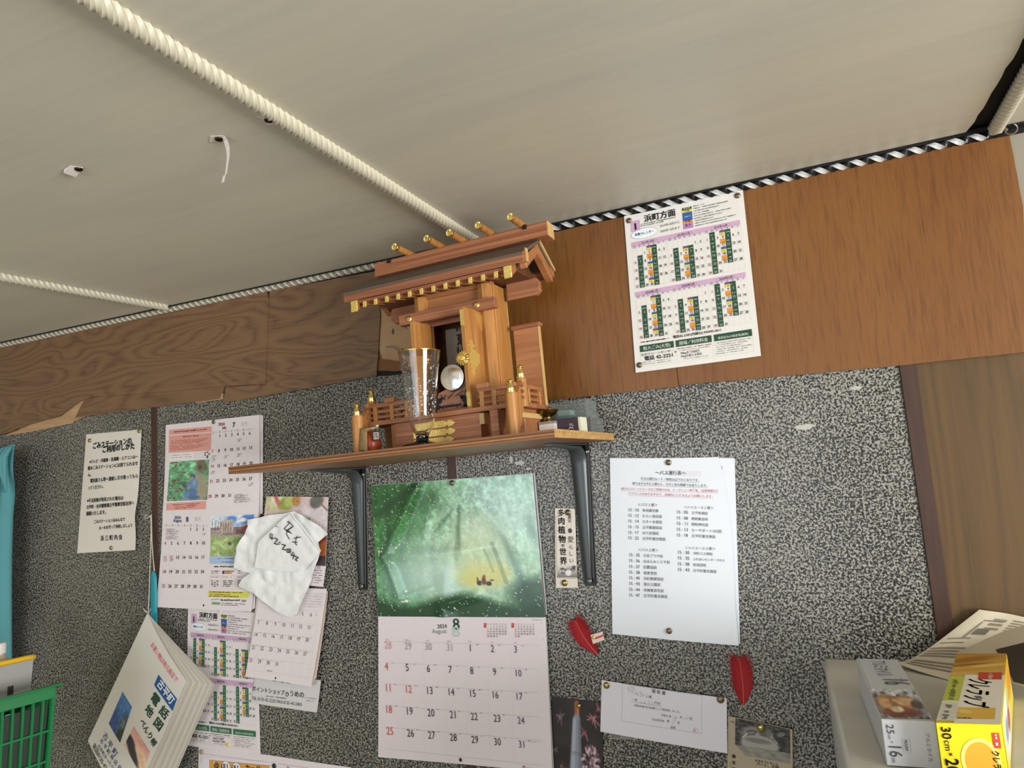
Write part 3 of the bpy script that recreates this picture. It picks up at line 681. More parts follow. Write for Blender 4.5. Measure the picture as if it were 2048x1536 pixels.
for x in (-.1585, .1405):
    z0 = ez - .0165
    hp = part(MB().prism([(ey + .001, z0 - .019), (ey + .001, z0), (ry, rz - .012), (ry, rz - .026)], lambda y, z: (x - .0055, Yl(y), z), lambda y, z: (x + .0055, Yl(y), z)), 'corner_rafter', W_SHRINE_X, 0)
    part(MB().box(x - .0068, x + .0068, Yl(ey - .0008), Yl(ey + .002), z0 - .0205, z0 - .0005), 'gold_tip', GOLD, .0005, hp)
# ------------------------------------------------------------------ things in and around the shrine
def on_shelf(px, py, Y, h=0.0):
    p = at(px, py, Y); return Vector((p.x, Y, shelf_z(p.x) + .0004 + h))
def shelf_thing(name, label, cat, p, rz=0.0, group=None): return thing(name, label, cat, p, (0, -TILT, rz), group)
fx = on_shelf(915, 700, -.118); FLZ = shelf_z(SX) + .0605
# paper talisman standing at the back of the opened shrine
tal = thing('paper_talisman', 'pale paper talisman with brushed black characters inside the shrine', 'talisman', (fx.x, -.118, FLZ + TILT * (fx.x - SX)))
TP = mat('aged_grey_paper', '#8d8377', .7)
ts = Sheet(tal, [(fx.x - .022, -.118, FLZ + .150), (fx.x + .030, -.118, FLZ + .150), (fx.x + .030, -.117, FLZ + .001), (fx.x - .022, -.117, FLZ + .001)])
ts.sheet('sheet', TP, .001, 4, 8)
for i, ch in enumerate('浜町'): ts.put(ch, (917, 645 + i * 13), 8, '#14110f', .01, (1, -.2))
for i, ch in enumerate('恵比須'): ts.put(ch, (925, 678 + i * 27), 17, '#14110f', .03, (1, -.2))
q = [(903, 668), (915, 666), (917, 716), (905, 718)]
for i in range(4): ts.line(q[i], q[(i + 1) % 4], .35, '#7a4a38')
ts.finish()
# polished round mirror on a carved stand
mp = at(905, 755, -.196)
mir = thing('shrine_mirror', 'round polished metal mirror on a carved stand before the open shrine door', 'mirror', (mp.x, -.196, FLZ + TILT * (mp.x - SX) - .0068))
R = 27.5 * (mp - Vector(CAM)).length / FPX * .94
CHROME = mat('polished_mirror_metal', '#efe9e6', .16, 1.0); gg = NT(CHROME); gg.bump(gg.noise(gg.coord((28, 28, 28)), 1, 1), .35, .004)
mz = mp.z - mir.location.z
MB().lathe([(0, .0042)] + [(R * math.sin(a) / math.sin(.5), .0042 - (1 - math.cos(a)) * R * 1.0) for a in np.linspace(.05, .5, 10)] + [(R, -.003), (0, -.003)], 40, (0, 0, mz), 'Y').build('mirror_disc', CHROME, mir, smooth=.6)
MB().lathe([(R * .99, -.003), (R * 1.03, -.002), (R * 1.03, .0), (R * .985, .001)], 40, (0, 0, mz), 'Y').build('mirror_rim', mat('mirror_rim_steel', '#4d4440', .3, 1), mir, smooth=.6)
st = MB()
def zs(px, py): p = at(px, py, -.196); return (p.x - mir.location.x, p.z - mir.location.z)
out = [zs(*p) for p in ((877, 786), (893, 778), (905, 786), (925, 776), (938, 764), (938, 815), (873, 826), (873, 800))]
st.prism(out, lambda a, b: (a, .002, b), lambda a, b: (a, .006, b)).build('carved_panel', wood('pink_carved_wood', '#8b5f4c', '#b0826c', (8, 60, 60), .5), mir)
st = MB()
def blob(c, n, r, jag):
    cx, cy = zs(*c); k = .00079
    st.prism([(cx + r * k * (1 + jag * math.sin(5 * t + c[0])) * math.cos(t), cy + r * k * .8 * (1 + jag * math.cos(7 * t)) * math.sin(t)) for t in [2 * PI * i / n for i in range(n)]], lambda a, b: (a, .0008, b), lambda a, b: (a, .0022, b))
for c, r in (((876, 803), 8), ((874, 815), 7), ((882, 798), 4), ((930, 797), 9), ((936, 809), 10), ((929, 815), 7), ((923, 793), 4)): blob(c, 22, r, .28)
for xx in np.linspace(880, 920, 11): a, b = zs(xx, 814 - (xx - 880) * .14); st.box(a - .0006, a + .0006, .0008, .0022, b - .0028, b + .0020)
for pa, pb in (((878, 815), (922, 809)), ((886, 816), (886, 826)), ((914, 812), (914, 823))):
    a, b = zs(*pa), zs(*pb); st.tube([(a[0], .0014, a[1]), (b[0], .0014, b[1])], .0007, 5)
for pa, pb in (((880, 789), (890, 800)), ((890, 789), (888, 800)), ((905, 787), (895, 798)), ((925, 781), (910, 792)), ((933, 776), (928, 786)), ((913, 787), (922, 792))):
    a, b = zs(*pa), zs(*pb); st.tube([(a[0], .0014, a[1]), (b[0], .0014, b[1])], .0005, 5)
o = st.build('black_carving', mat('black_carving', '#17110e', .6), mir); o['kind'] = 'stuff'
MB().box(-.030, .030, -.006, .012, 0, .006).build('stand_foot', W_RED, mir, bevel=.001)
# goblet
gp = on_shelf(845, 880, -.268)
gob = thing('glass_goblet', 'tall clear flared goblet with gold rim and black foot before the shrine', 'goblet', gp, (0, .022, 0))
h = at(842, 704, -.268).z - gp.z
GLASS = mat('clear_glass', '#f6f7f7', .02); GLASS.node_tree.nodes['Principled BSDF'].inputs['Transmission Weight'].default_value = 1.0; GLASS.node_tree.nodes['Principled BSDF'].inputs['IOR'].default_value = 1.45
rr = .0330
prof = [(.0085, .013), (.0125, .020), (.0175, .030), (.0205, .042), (.0222, .056), (.0238, .075), (.0258, .095), (.0285, .115), (.0310, .130), (rr, h)]
outer = [(r, z) for r, z in prof]; inner = [(max(r - .0016, 0.0), z + (.0035 if i == 0 else 0)) for i, (r, z) in enumerate(prof)]
pr = [(0, .0135)] + outer + [(rr - .0005, h + .0006)] + inner[::-1][0:1] + inner[::-1][1:-1] + [(.006, .0225), (0, .0215)]
MB().lathe(pr, 48).build('bowl', GLASS, gob, smooth=.8)
MB().lathe([(rr - .0015, h - .0002), (rr + .0002, h - .0006), (rr + .0004, h + .0007), (rr - .0012, h + .0012), (rr - .0015, h - .0002)], 48).build('gold_rim', mat('gold_lustre', '#c08f3f', .25, 1), gob, smooth=.8)
MB().lathe([(0, 0), (.031, 0), (.0318, .0012), (.030, .0026), (.018, .0048), (.0105, .0080), (.0092, .0105), (.0098, .0130), (.0098, .0142), (0, .0142)], 40).build('foot', mat('black_glass', '#0c0f0f', .08), gob, smooth=.6)
mb = MB(); rg = random.Random(3)
zz = [p[1] for p in prof]; rrs = [p[0] for p in prof]
for k in range(300):
    z = rg.uniform(.045, h - .012); a = rg.uniform(0, 2 * PI)
    if (z > h - .045 and rg.random() < .55): continue
    r = np.interp(z, zz, rrs) + .0002; s_ = rg.choice([.0007, .0009, .0012, .0015]); t = Vector((-math.sin(a), math.cos(a), 0)); c0 = Vector((r * math.cos(a), r * math.sin(a), z)); nn = Vector((math.cos(a), math.sin(a), 0))
    for q_ in range(2 if s_ > .001 else 1):
        P_ = [c0 + nn * .0001 + t * s_ * math.cos(b) + Vector((0, 0, 1)) * s_ * math.sin(b) for b in [2 * PI * i / 7 for i in range(7)]]
        mb.add(P_, [tuple(range(7))])
o = mb.build('etched_dots', mat('white_enamel_dots', '#e6eef2', .5), gob); o['kind'] = 'stuff'
# little sweets-coloured charm left of the steps
cp = on_shelf(742, 872, -.236)
ch = shelf_thing('folk_charm', 'small orange and straw folk charm with a white tag beside the shrine post', 'ornament', cp, .3)
MB().lathe([(0, 0), (.013, .001), (.0165, .010), (.0165, .020), (.012, .030), (.004, .036), (0, .037)], 20).build('body', mat('orange_red_lacquer', '#9a3c1c', .35), ch, smooth=.8)
ST = wood('straw_weave', '#6f5a3a', '#b09468', (200, 200, 60), .7)
mb = MB(); mb.grid(lambda u, v: (-.0195 * math.cos(u * 1.9 - .35) * (1.08 - .25 * v), -.0195 * math.sin(u * 1.9 - .35) * (1.08 - .25 * v), .002 + .036 * v + .004 * math.sin(u * 3)), 12, 6); mb.build('straw_wrap', ST, ch, smooth=1)
mb = MB().tube([(-.018, -.004, .030), (-.004, -.017, .038), (.010, -.014, .040), (.016, -.008, .041)], .0022, 8); mb.build('straw_rope', ST, ch, smooth=1)
MB().lathe([(0, .0), (.0026, .001), (.0026, .003), (0, .0045)], 10, (.015, -.009, .041)).build('bead', mat('pearl_bead', '#e8e0d2', .2), ch, smooth=1)
tg = MB().box(.008, .020, -.0185, -.0178, .018, .033); o = tg.build('tag', mat('tag_black', '#251d18', .6), ch)
MB().box(.0105, .0195, -.0190, -.0186, .0205, .032).build('tag_face', mat('tag_white', '#b8a89c', .6), ch)
mb = MB()
for a_, b_, c_, d_ in ((.0118, .0126, .022, .031), (.0150, .0158, .0225, .031), (.0122, .0182, .0288, .0297), (.0130, .0186, .0255, .0262), (.0172, .0180, .0215, .0262)): mb.box(a_, b_, -.0193, -.0191, c_, d_)
mb.build('tag_mark', mat('tag_ink', '#3a2a26', .6), ch)
# incense things on the right of the shrine
bp = on_shelf(1090, 855, -.165)
bx = shelf_thing('match_box', 'flat dark purple and white box on the shelf under the brass cup', 'box', on_shelf(1142, 855, -.118), -.03)
PURP = mat('purple_card', '#3a2a38', .45); WCARD = mat('white_card', '#d9d4d2', .55)
l = at(1112, 850, -.118).x - bx.location.x; r_ = at(1162, 850, -.118).x - bx.location.x; e_ = at(1168, 850, -.118).x - bx.location.x
MB().box(l, r_, -.012, .018, 0, .0265).build('sleeve', PURP, bx, bevel=.0004)
MB().box(r_, e_, -.0115, .0175, .0005, .026).build('end_tray', mat('cream_tray', '#d8d9c4', .6), bx, bevel=.0004)
mk = Sheet(bx, [Vector((bx.location.x + l, bx.location.y - .0124, bx.location.z + .026)), Vector((bx.location.x + r_, bx.location.y - .0124, bx.location.z + .026)), Vector((bx.location.x + r_, bx.location.y - .0124, bx.location.z)), Vector((bx.location.x + l, bx.location.y - .0124, bx.location.z))])
u0, v0 = mk.uv(.70, .5)
for pts in ([(-.004, .004), (0, .002), (.004, .003)], [(-.001, -.005), (0, 0), (-.003, .005)], [(.002, -.004), (.003, .001), (.006, -.001)], [(-.002, -.002), (.004, -.003)], [(0, .004), (.006, .004)]):
    for a_, b_ in zip(pts, pts[1:]): mk.line((u0 + a_[0], v0 + a_[1]), (u0 + b_[0], v0 + b_[1]), .7, '#cfc4c8', False, True)
mk.finish()
wbx = shelf_thing('white_box', 'small greyish white box on the shelf beneath the brass cup', 'box', on_shelf(1099, 852, -.128), .02)
MB().box(-.014, .014, -.012, .020, 0, .0235).build('body', WCARD, wbx, bevel=.0005)
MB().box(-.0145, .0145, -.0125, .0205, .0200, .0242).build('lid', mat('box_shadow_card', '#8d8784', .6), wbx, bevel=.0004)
cup = shelf_thing('brass_cup', 'small brass censer bowl on a foot standing on the white box', 'cup', on_shelf(1097, 852, -.125, .0246))
k_ = .9
MB().lathe([(0, 0), (.0095, 0), (.0095, .0008), (.0078, .002), (.0066, .007), (.0075, .0085), (.013, .0105), (.0172, .0150), (.0185, .0185), (.0188, .0190), (.0176, .0188), (.0160, .0155), (.011, .0125), (0, .0122)], 32).build('bowl', BRASS, cup, smooth=.8)
MB().tube([(.003 + .0035 * math.cos(t), .006, .0215 + .0035 * math.sin(t)) for t in np.linspace(-1, 4.2, 14)], .0009, 6).build('ring', BRASS, cup, smooth=1)
CLEAR = mat('clear_plastic', '#e8efee', .12); bb = CLEAR.node_tree.nodes['Principled BSDF']; bb.inputs['Transmission Weight'].default_value = .92; bb.inputs['IOR'].default_value = 1.12
def tray(mb, x0, x1, y0, y1, z0, z1, t=.0012):
    mb.box(x0, x1, y0, y0 + t, z0, z1).box(x0, x1, y1 - t, y1, z0, z1).box(x0, x0 + t, y0, y1, z0, z1).box(x1 - t, x1, y0, y1, z0, z1).box(x0, x1, y0, y1, z0, z0 + t); return mb
cs = shelf_thing('plastic_case', 'clear plastic lidded case with green contents behind the purple box', 'case', on_shelf(1160, 850, -.052), -.02)
x0 = at(1098, 830, -.052).x - cs.location.x; xm = at(1183, 830, -.052).x - cs.location.x; xr = at(1194, 850, -.052).x - cs.location.x
tray(MB(), x0, xr, -.028, .040, 0, .028).build('case_tray', CLEAR, cs, bevel=.0008)
tray(MB(), x0 + .004, xm, -.020, .036, .0285, .060).build('case_lid', CLEAR, cs, bevel=.0015)
gm = mat('green_papers', '#4c8278', .5)
for k in range(4):
    mb = MB(); zz0 = .003 + k * .0112; mb.box(x0 + .008 + .003 * k, x0 + .036 + .002 * k, -.015 + .004 * k, .02, zz0, zz0 + .010).build('folded_paper', [gm, mat('pale_green_paper', '#8fb0a6', .5)][k % 2], cs, bevel=.0008)
# ------------------------------------------------------------------ thumbtacks
_tack = {}
def tack(px, label, col='bronze', Y=-.0045, r=.0050, name='thumbtack', group='thumbtacks in the wall papers'):
    p = at(*px, Y)
    t = thing(name, label, 'thumbtack', p, group=group)
    ms = {'bronze': TACK, 'white': mat('cream_tack', '#efe9cf', .3), 'yellow': mat('yellow_tack', '#e2d34e', .3), 'black': mat('black_tack', '#1d1a18', .3), 'gold': GOLD_S, 'beige': mat('beige_tack', '#a3987c', .35), 'silver': mat('brass_tack', '#a89b62', .25, 1.0)}
    k = col
    if k not in _tack:
        a = MB().lathe([(0, .0026), (.45, .0024), (.8, .0016), (.96, .0008), (1.0, .0002), (1.0, 0), (.9, -.0002), (0, -.0002)], 20, (0, 0, 0), 'Y')
        a.v = [(x * .005, y, z * .005) for x, y, z in a.v]; ha = a.build('head', ms[k], t, smooth=.7)
        pa = MB().lathe([(.0005, 0), (.0004, -.004), (0, -.0065)], 6, (0, 0, 0), 'Y').build('pin', mat('steel_wire', '#a9a49b', .3, 1), t)
        _tack[k] = (ha, pa)
    else:
        for o in _tack[k]: copy_part(o, t, (0, 0, 0))
    t.scale = (r / .005,) * 3
    return t
def zoom(ox, oy, k): return lambda x, y: (ox + x / k, oy + y / k)
def paper(name, label, cat, corners, Y=-.004, bulge=None, xf=None, group=None):
    xf = xf or (lambda x, y: (x, y)); Y0 = Y[0] if isinstance(Y, (list, tuple)) else Y
    p = at(*xf(*corners[0]), Y0)
    return Sheet(thing(name, label, cat, p, group=group), corners, Y, bulge, xf)
WHITE = mat('paper_white', '#e9e7e6', 0.55); PINKW = mat('paper_pinkish_white', '#e6dfe2', .5); CREAM = mat('paper_cream', '#e1dcd3', .6); BLUEW = mat('paper_bluish_white', '#dfe6f0', .5)
NEWS = mat('newsprint', '#b3a78f', .8)
BK = '#1b1a1c'; RED = '#c0303a'; GY = '#8b8790'; LG = '#c9c4c9'
def lerp2(a, b, t): return (a[0] + (b[0] - a[0]) * t, a[1] + (b[1] - a[1]) * t)

# ------------------------------------------------------------------ rubbish collection calendars (two editions)
def trash_calendar(s, months, green, period, numbers):
    U = s.uv
    def fit(t, u0, u1, v, col=BK, bold=0.0, hs=1.0): s.fit(t, U(u0, v), U(u1, v), col, bold, False, hs)
    s.uvrect(.055, .045, .135, .115, '#c9a3c6'); ONE = 1
    fit('浜町方面', .175, .445, .066, BK, .03)
    for k, v in enumerate((.082, .093)): s.smudge(U(.145, v), U(.44 - .1 * k, v), .0019, '#3a383c', k, False, .9)
    s.ellipse(U(.165, .138), .023, .0085, '#e8f0f6', 0, False); s.ellipse(U(.165, .138), .024, .009, '#7d8894', .25, False); fit('収集カレンダー', .085, .25, .144, '#2d6fae', .02, 1.1)
    fit(period[0], .305, .47, .122, BK, .005); fit(period[1], .305, .47, .156, BK, .005)
    for v0, v1, c, t in ((.034, .049, '#1c3f2c', 'もえる'), (.049, .065, '#e5d43c', '古紙'), (.065, .118, '#2a5ca5', '資源ごみ'), (.118, .132, '#e0902e', '不燃'), (.132, .168, '#b583b4', '粗大')):
        s.uvrect(.50, v0, .58, v1, c); fit(t, .515, .565, (v0 + v1) / 2 + .004, '#f2efe9' if c in ('#1c3f2c', '#2a5ca5') else BK)
    for k in range(9): s.smudge(U(.595, .040 + k * .0155), U(.70 + .25 * ((k * 37) % 10) / 10, .040 + k * .0155), .0017, '#4a474c', k, False, .85)
    for k in range(8): s.line(U(.59, .047 + k * .0155), U(.95, .047 + k * .0155), .12, '#8f8b92', False)
    s.line(U(.145, .104), U(.49, .104), .15, '#8f8b92', False)
    def num(t, u, v, em, col, bold=.015, asp=1.0):
        a = U(u, v); b = U(u + .02, v); D = math.hypot(b[0] - a[0], b[1] - a[1]); e = ((b[0] - a[0]) / D, (b[1] - a[1]) / D); co, fs = glyphs(t, bold); w_ = (co[:, 0].min() + co[:, 0].max()) / 2 * em * asp
        s._letters(co, fs, (a[0] - e[0] * w_, a[1] - e[1] * w_), (a[0] - e[0] * w_ + e[0], a[1] - e[1] * w_ + e[1]), em * asp, em, 0.0, col)
    num('1', .095, .104, .0165, BK, .06, .9)
    GX = ((.052, .345), (.358, .648), (.662, .952))
    for row, (vb, vt, vbot) in enumerate(((.182, .222, .478), (.500, .540, .797))):
        s.uvrect(.05, vb, .952, vb + .030, '#cba6c6')
        for c in range(3):
            x0, x1 = GX[c]; cx = (x0 + x1) / 2; days, first, name = months[row * 3 + c]
            s.ellipse(U(cx - .01, vb + .015), .016, .0036, '#6d4a78', .2, False); fit(name, cx - .062, cx + .042, vb + .021, BK, .03)
            cw = (x1 - x0) / 7; rh = (vbot - vt) / 5
            for k, d in enumerate('日月火水木金土'): fit(d, x0 + cw * (k + .3), x0 + cw * (k + .7), vt - .002, '#3a383c')
            for k in range(8): s.line(U(x0 + cw * k, vt - .014), U(x0 + cw * k, vbot), .14, '#a29ea5', False)
            for k in range(6): s.line(U(x0, vt + rh * k), U(x1, vt + rh * k), .14, '#a29ea5', False)
            wed = 0
            for d in range(1, days + 1):
                q = first + d - 1; col, r = q % 7, q // 7
                if r > 4: r = 4; 
                u0, u1, v0, v1 = x0 + cw * col, x0 + cw * (col + 1), vt + rh * r, vt + rh * (r + 1)
                ink_ = BK
                if col in (1, 4):
                    s.uvrect(u0, v0, u1, v1, green, 1); ink_ = '#e9efe9'
                    s.smudge(U(u0 + cw * .15, v0 + rh * .38), U(u1 - cw * .1, v0 + rh * .38), .0014, '#d5ddd6', d, False)
                elif col == 3:
                    c1 = ('#6d4a8a', '#e0902e', '#2a5ca5', '#e0902e')[wed % 4]
                    if wed % 2: s.uvrect(u0, v0 + rh * .02, u1, v0 + rh * .62, c1, 1)
                    else: s.uvrect(u0, v0 - rh * .02, u1, v0 + rh * .26, c1, 1); s.uvrect(u0, v0 + rh * .26, u1, v0 + rh * .58, '#e5d43c', 1)
                    s.smudge(U(u0 + cw * .2, v0 + rh * .5), U(u1 - cw * .2, v0 + rh * .5), .0013, BK, d, False); wed += 1
                elif col == 0: ink_ = '#b5434a'
                if numbers: num(str(d), (u0 + u1) / 2, v1 - rh * .08, .0062, ink_, .02, .82)
    s.smudge(U(.06, .822), U(.30, .822), .0024, BK, 4, False, .95); fit('電話42-2181(内線55) FAX42-3611', .335, .72, .822, BK, .02)
    for (u0, u1), t in zip(((.052, .335), (.352, .640), (.660, .952)), ('粗大ごみ(大型)', '開場／利用料金', '使用済み小型家電(無料)')):
        s.uvrect(u0, .838, u1, .878, green); m_ = (u1 - u0) * .1; fit(t, u0 + m_, u1 - m_, .868, '#eef0ea', .015)
        for a, b in (((u0, .878), (u0, .968)), ((u1, .878), (u1, .968)), ((u0, .968), (u1, .968))): s.line(U(*a), U(*b), .15, '#8f8b92', False)
    fit('古平クリーンセンター', .058, .330, .902, BK, .01, .85); fit('電話 42-2251', .085, .32, .932, BK, .02, .95)
    for k in range(2): s.smudge(U(.06, .946 + .012 * k), U(.30, .946 + .012 * k), .0014, '#6b686e', k, False)
    s.smudge(U(.36, .893), U(.63, .893), .0018, BK, 1, False); s.smudge(U(.375, .905), U(.62, .905), .0014, '#a2555a', 2, False)
    fit('50kgまで500円', .385, .535, .926, BK, .01, 1.1); fit('50kgを超える場合', .385, .555, .945, BK, .01, 1.1); s.smudge(U(.40, .958), U(.60, .958), .0014, '#6b686e', 3, False)
    for k in range(6): s.smudge(U(.67, .893 + .0125 * k), U(.94 - .03 * (k % 3), .893 + .0125 * k), .0014, '#5c595f', k + 9, False)
    for u, v in ((.345, .905),): fit('＊', u - .008, u + .008, .912, BK, .03)

z3 = zoom(1240, 370, 4.043)
s = paper('collection_calendar', 'white half-year rubbish collection calendar pinned high on the orange plywood', 'calendar', [(32, 252), (993, 35), (1143, 1385), (127, 1518)], -.0075, lambda u, v: .0035 * math.sin(PI * v) * (u - .1) + .006 * (u ** 3) * v ** 2, z3)
s.sheet('sheet', mat('paper_grey_white', '#e2e0dd', .5), edge=lambda u, v: (u, v + .004 * math.sin(u * 7) * (1 - v)))
trash_calendar(s, [(31, 2, '2019年10月'), (30, 5, '2019年11月'), (31, 0, '2019年12月'), (31, 3, '2020年1月'), (29, 6, '2020年2月'), (31, 0, '2020年3月')], '#1f4a35', ('2019年10月から', '2020年 3月まで'), True)
s.finish()
for p, n in (((1258, 441), 'upper outer corner beside the shrine'), ((1475, 391), 'upper corner nearest the room corner'), ((1279, 730), 'lower corner')):
    tack(p, 'bronze thumbtack in the %s of the plywood collection calendar' % n, Y=-.0085)

# ------------------------------------------------------------------ notice about the rubbish station
zn = zoom(0, 860, 4.519)
s = paper('station_notice', 'narrow white black-lettered rubbish station notice pinned beside the teal curtain', 'notice', [(780, 40), (1280, -6), (1222, 1085), (697, 1114)], -.004, lambda u, v: .004 * math.sin(PI * u) * math.sin(PI * v) + .006 * (u ** 4) * math.exp(-((v - .72) / .12) ** 2), zn)
s.sheet('sheet', CREAM)
for t, a, b, bold in (('ごみステーションの', (845, 168), (1195, 118), .055), ('ご利用のしかた', (935, 202), (1222, 166), .055), ('※テレビ・冷蔵庫・洗濯機・エアコンは一', (815, 303), (1252, 254), .03), ('般のごみステーションには捨てられませ', (800, 361), (1250, 315), .03),
    ('ん。', (800, 420), (832, 416), .03), ('電気屋さん等へ連絡し引き取ってもら', (825, 474), (1250, 430), .03), ('ってください。', (806, 538), (948, 522), .03), ('※不法投棄が発見された場合は', (795, 654), (1128, 627), .03),
    ('古平町・余市警察署古平警察官駐在所へ', (790, 712), (1226, 672), .03), ('通報いたします。', (785, 772), (972, 756), .03), ('ごみステーションはみんなで', (862, 842), (1146, 818), .03), ('ルールを守って利用しましょう', (905, 898), (1210, 872), .03), ('浜 三 町 内 会', (916, 998), (1112, 985), .03)):
    s.fit(t, a, b, BK, bold, True, 1.12)
s.finish()
tack((179, 881), 'brass thumbtack in the upper curtain-side corner of the rubbish station notice', 'silver', -.006); tack((278, 862), 'brass thumbtack in the upper corner of the rubbish station notice nearest the wall strip', 'silver', -.006); tack((222, 1096), 'brass thumbtack at the foot of the rubbish station notice', 'silver', -.006)

# ------------------------------------------------------------------ two-month calendar (July over August)
z4 = zoom(300, 820, 3.6575)
cal = thing('month_calendar', 'white two-month calendar with pink panels and painted pictures beside the dark wall strip', 'calendar', at(*z4(115, 110), -.006))
for k in range(4):   # leaves behind
    e = 6 + 7 * k
    s = Sheet(cal, [(120, 112), (800 + e, 35 + 1.5 * k), (800 + e * .9, 760), (112, 758)], -.0035 - .0007 * (3 - k), None, z4); s.sheet('leaf', PINKW, .0003, 8, 10)
s = Sheet(cal, [(115, 110), (800, 35), (806, 752), (105, 757)], -.0075, lambda u, v: .005 * v ** 3 + .002 * math.sin(PI * u) * v, z4); s.sheet('july_page', PINKW)
s.quad([(140, 146), (453, 120), (452, 160), (140, 183)], '#dfa196'); s.quad([(140, 190), (452, 166), (447, 296), (139, 313)], '#dfa196'); s.quad([(132, 682), (425, 664), (425, 724), (132, 733)], '#dfa196')
s.smudge((178, 166), (418, 147), 12, '#8a3a34', 1, True, .95)
s.smudge((240, 200), (360, 191), 9, '#8a3a34', 2)
for k in range(6): s.smudge((150, 232 + 13 * k), (430 - 30 * (k % 3), 214 + 13 * k - 3), 6, '#a8584e', k, True, .8)
for k in range(3): s.smudge((180 + 10 * k, 696 + 13 * k), (380 - 20 * k, 685 + 13 * k), 7, '#8a3a34', k + 20)
s.quad([(147, 322), (327, 310), (327, 362), (147, 370)], '#efe9ea'); s.smudge((158, 336), (300, 327), 6, '#777279', 5); s.smudge((158, 352), (310, 344), 6, '#777279', 6)
for k in range(5): a = 2 * PI * k / 5; s.ellipse((420 + 16 * math.cos(a), 322 + 14 * math.sin(a)), .0022, .0020, '#4a484c')
s.ellipse((423, 346), .003, .0024, '#4a484c')
def berries(w_, h):
    c = Cv(w_, h).grad('#79b78c', '#6aa07c'); c.tex(.28, 26, 14, 1).tex(.2, 9, 7, 5); c.ell(.75, .75, .26, .42, '#a99786', .5, 0, .85); c.ell(.80, .12, .12, .2, '#7a6e5e', .6); c.ell(.78, .18, .05, .06, '#59544a', .4); c.ell(.92, .2, .05, .08, '#6b6a55', .5)
    r = random.Random(2)
    for k in range(34):
        x, y = r.choice([(.12, .06), (.2, .12), (.1, .55), (.12, .66), (.28, .42), (.38, .3), (.2, .97), (.06, .95), (.3, .7), (.3, .22)]); c.ell(x + r.uniform(-.07, .07), y + r.uniform(-.06, .06), r.uniform(.018, .034), r.uniform(.014, .026), r.choice(['#8e3a34', '#a84a3e', '#7a3130']), .5)
    for k in range(12): x = r.uniform(0, .45); c.seg(x, r.uniform(0, .3), x + r.uniform(-.1, .1), r.uniform(.6, 1), .006, '#4c8a62', .6)
    c.ell(.62, .40, .06, .05, '#3b5c8c', .3).ell(.60, .44, .03, .04, '#c89a82', .4).ell(.65, .60, .10, .15, '#6d90b8', .4).ell(.66, .56, .04, .08, '#86a6c8', .5).ell(.60, .80, .15, .10, '#5b7da8', .4).ell(.48, .84, .07, .10, '#6a8bb2', .4).ell(.66, .93, .15, .06, '#54749c', .4).ell(.45, .97, .10, .04, '#7c97b8', .5).seg(.55, .55, .42, .68, .03, '#5d86b8').seg(.42, .66, .36, .58, .014, '#4a4638').seg(.44, .6, .48, .76, .012, '#4d4a44')
    return c.a
s.picture([(146, 380), (437, 362), (432, 655), (132, 668)], berries, 80, 80)
s.put('2024', (525, 103), 17, '#b5323c', .02, (1, -.06)); s.put('July', (545, 128), 15, '#b5323c', .02, (1, -.06)); s.put('7', (616, 107), 27, BK, .03, (1, -.06)); s.put('文月', (690, 100), 18, LG, 0, (1, -.06))
for k, t in enumerate('日月火水木金土'): p = lerp2((468, 164), (730, 140), k / 6); s.put(t, p, 9, ('#c0303a' if k == 0 else '#55525a'), 0, (1, -.06)); s.smudge((p[0] + 12, p[1]), (p[0] + 30, p[1] - 2), 3, '#8b8790', k)
rows = [((470, 192), (732, 169)), ((462, 301), (740, 275)), ((464, 411), (742, 388)), ((457, 520), (742, 501)), ((452, 630), (735, 617))]
d = 0
for r, (a, b) in enumerate(rows):
    for c in range(7):
        if (r == 0 and c == 0): continue
        d += 1
        if d > 31: break
        s.put(str(d), lerp2(a, b, c / 6), 18, ('#c05560' if c == 0 else BK), .015, (1, -.07))
for r, (a, b) in enumerate(rows): s.line((a[0] - 22, a[1] - 22), (b[0] + 36, b[1] - 26), .25, '#cfc9d0')
for c in range(8): a, b = lerp2((447, 175), (765, 148), c / 7), lerp2((430, 718), (765, 705), c / 7); s.line(a, b, .2, '#d8d2d9')
s.line((430, 718), (765, 705), .25, '#cfc9d0')
for q in ((455, 340), (455, 360), (548, 335), (640, 325), (640, 216), (452, 452), (730, 540)):
    for k in range(3): s.smudge((q[0], q[1] + 9 * k), (q[0] + 36 - 8 * k, q[1] + 9 * k - 3), 5, '#5c595f', k)
for k in range(9): s.smudge((630, 622 + 7 * k), (690 + 8 * ((k * 5) % 9), 616 + 7 * k), 5, '#6b686e', k + 3)
s.finish()
for k in range(3):
    s = Sheet(cal, [(104, 762), (806, 752), (760 + 8 * k, 1460 - 6 * k), (60, 1440)], -.004 - .0007 * (2 - k), lambda u, v: .004 * v ** 2, z4); s.sheet('leaf', PINKW, .0003, 8, 10)
s = Sheet(cal, [(105, 757), (806, 750), (755, 1472), (58, 1438)], -.0075, lambda u, v: .005 * (1 - v) ** 3 + .006 * v ** 2, z4); s.sheet('august_page', PINKW)
s.put('2024', (215, 785), 17, '#30487e', .02); s.put('August', (213, 807), 16, '#30487e', .02); s.put('8', (285, 797), 28, '#30487e', .03); s.put('葉月', (360, 797), 18, LG)
for k, t in enumerate('日月火水木金土'): p = lerp2((130, 842), (402, 842), k / 6); s.put(t, p, 9, ('#c0303a' if k == 0 else '#55525a')); s.smudge((p[0] + 14, p[1] + 3), (p[0] + 32, p[1] + 3), 3, '#8b8790', k)
rows = [((122, 870), (400, 870)), ((120, 973), (400, 971)), ((119, 1077), (396, 1075)), ((116, 1180), (392, 1180)), ((112, 1284), (386, 1288))]
d = 0
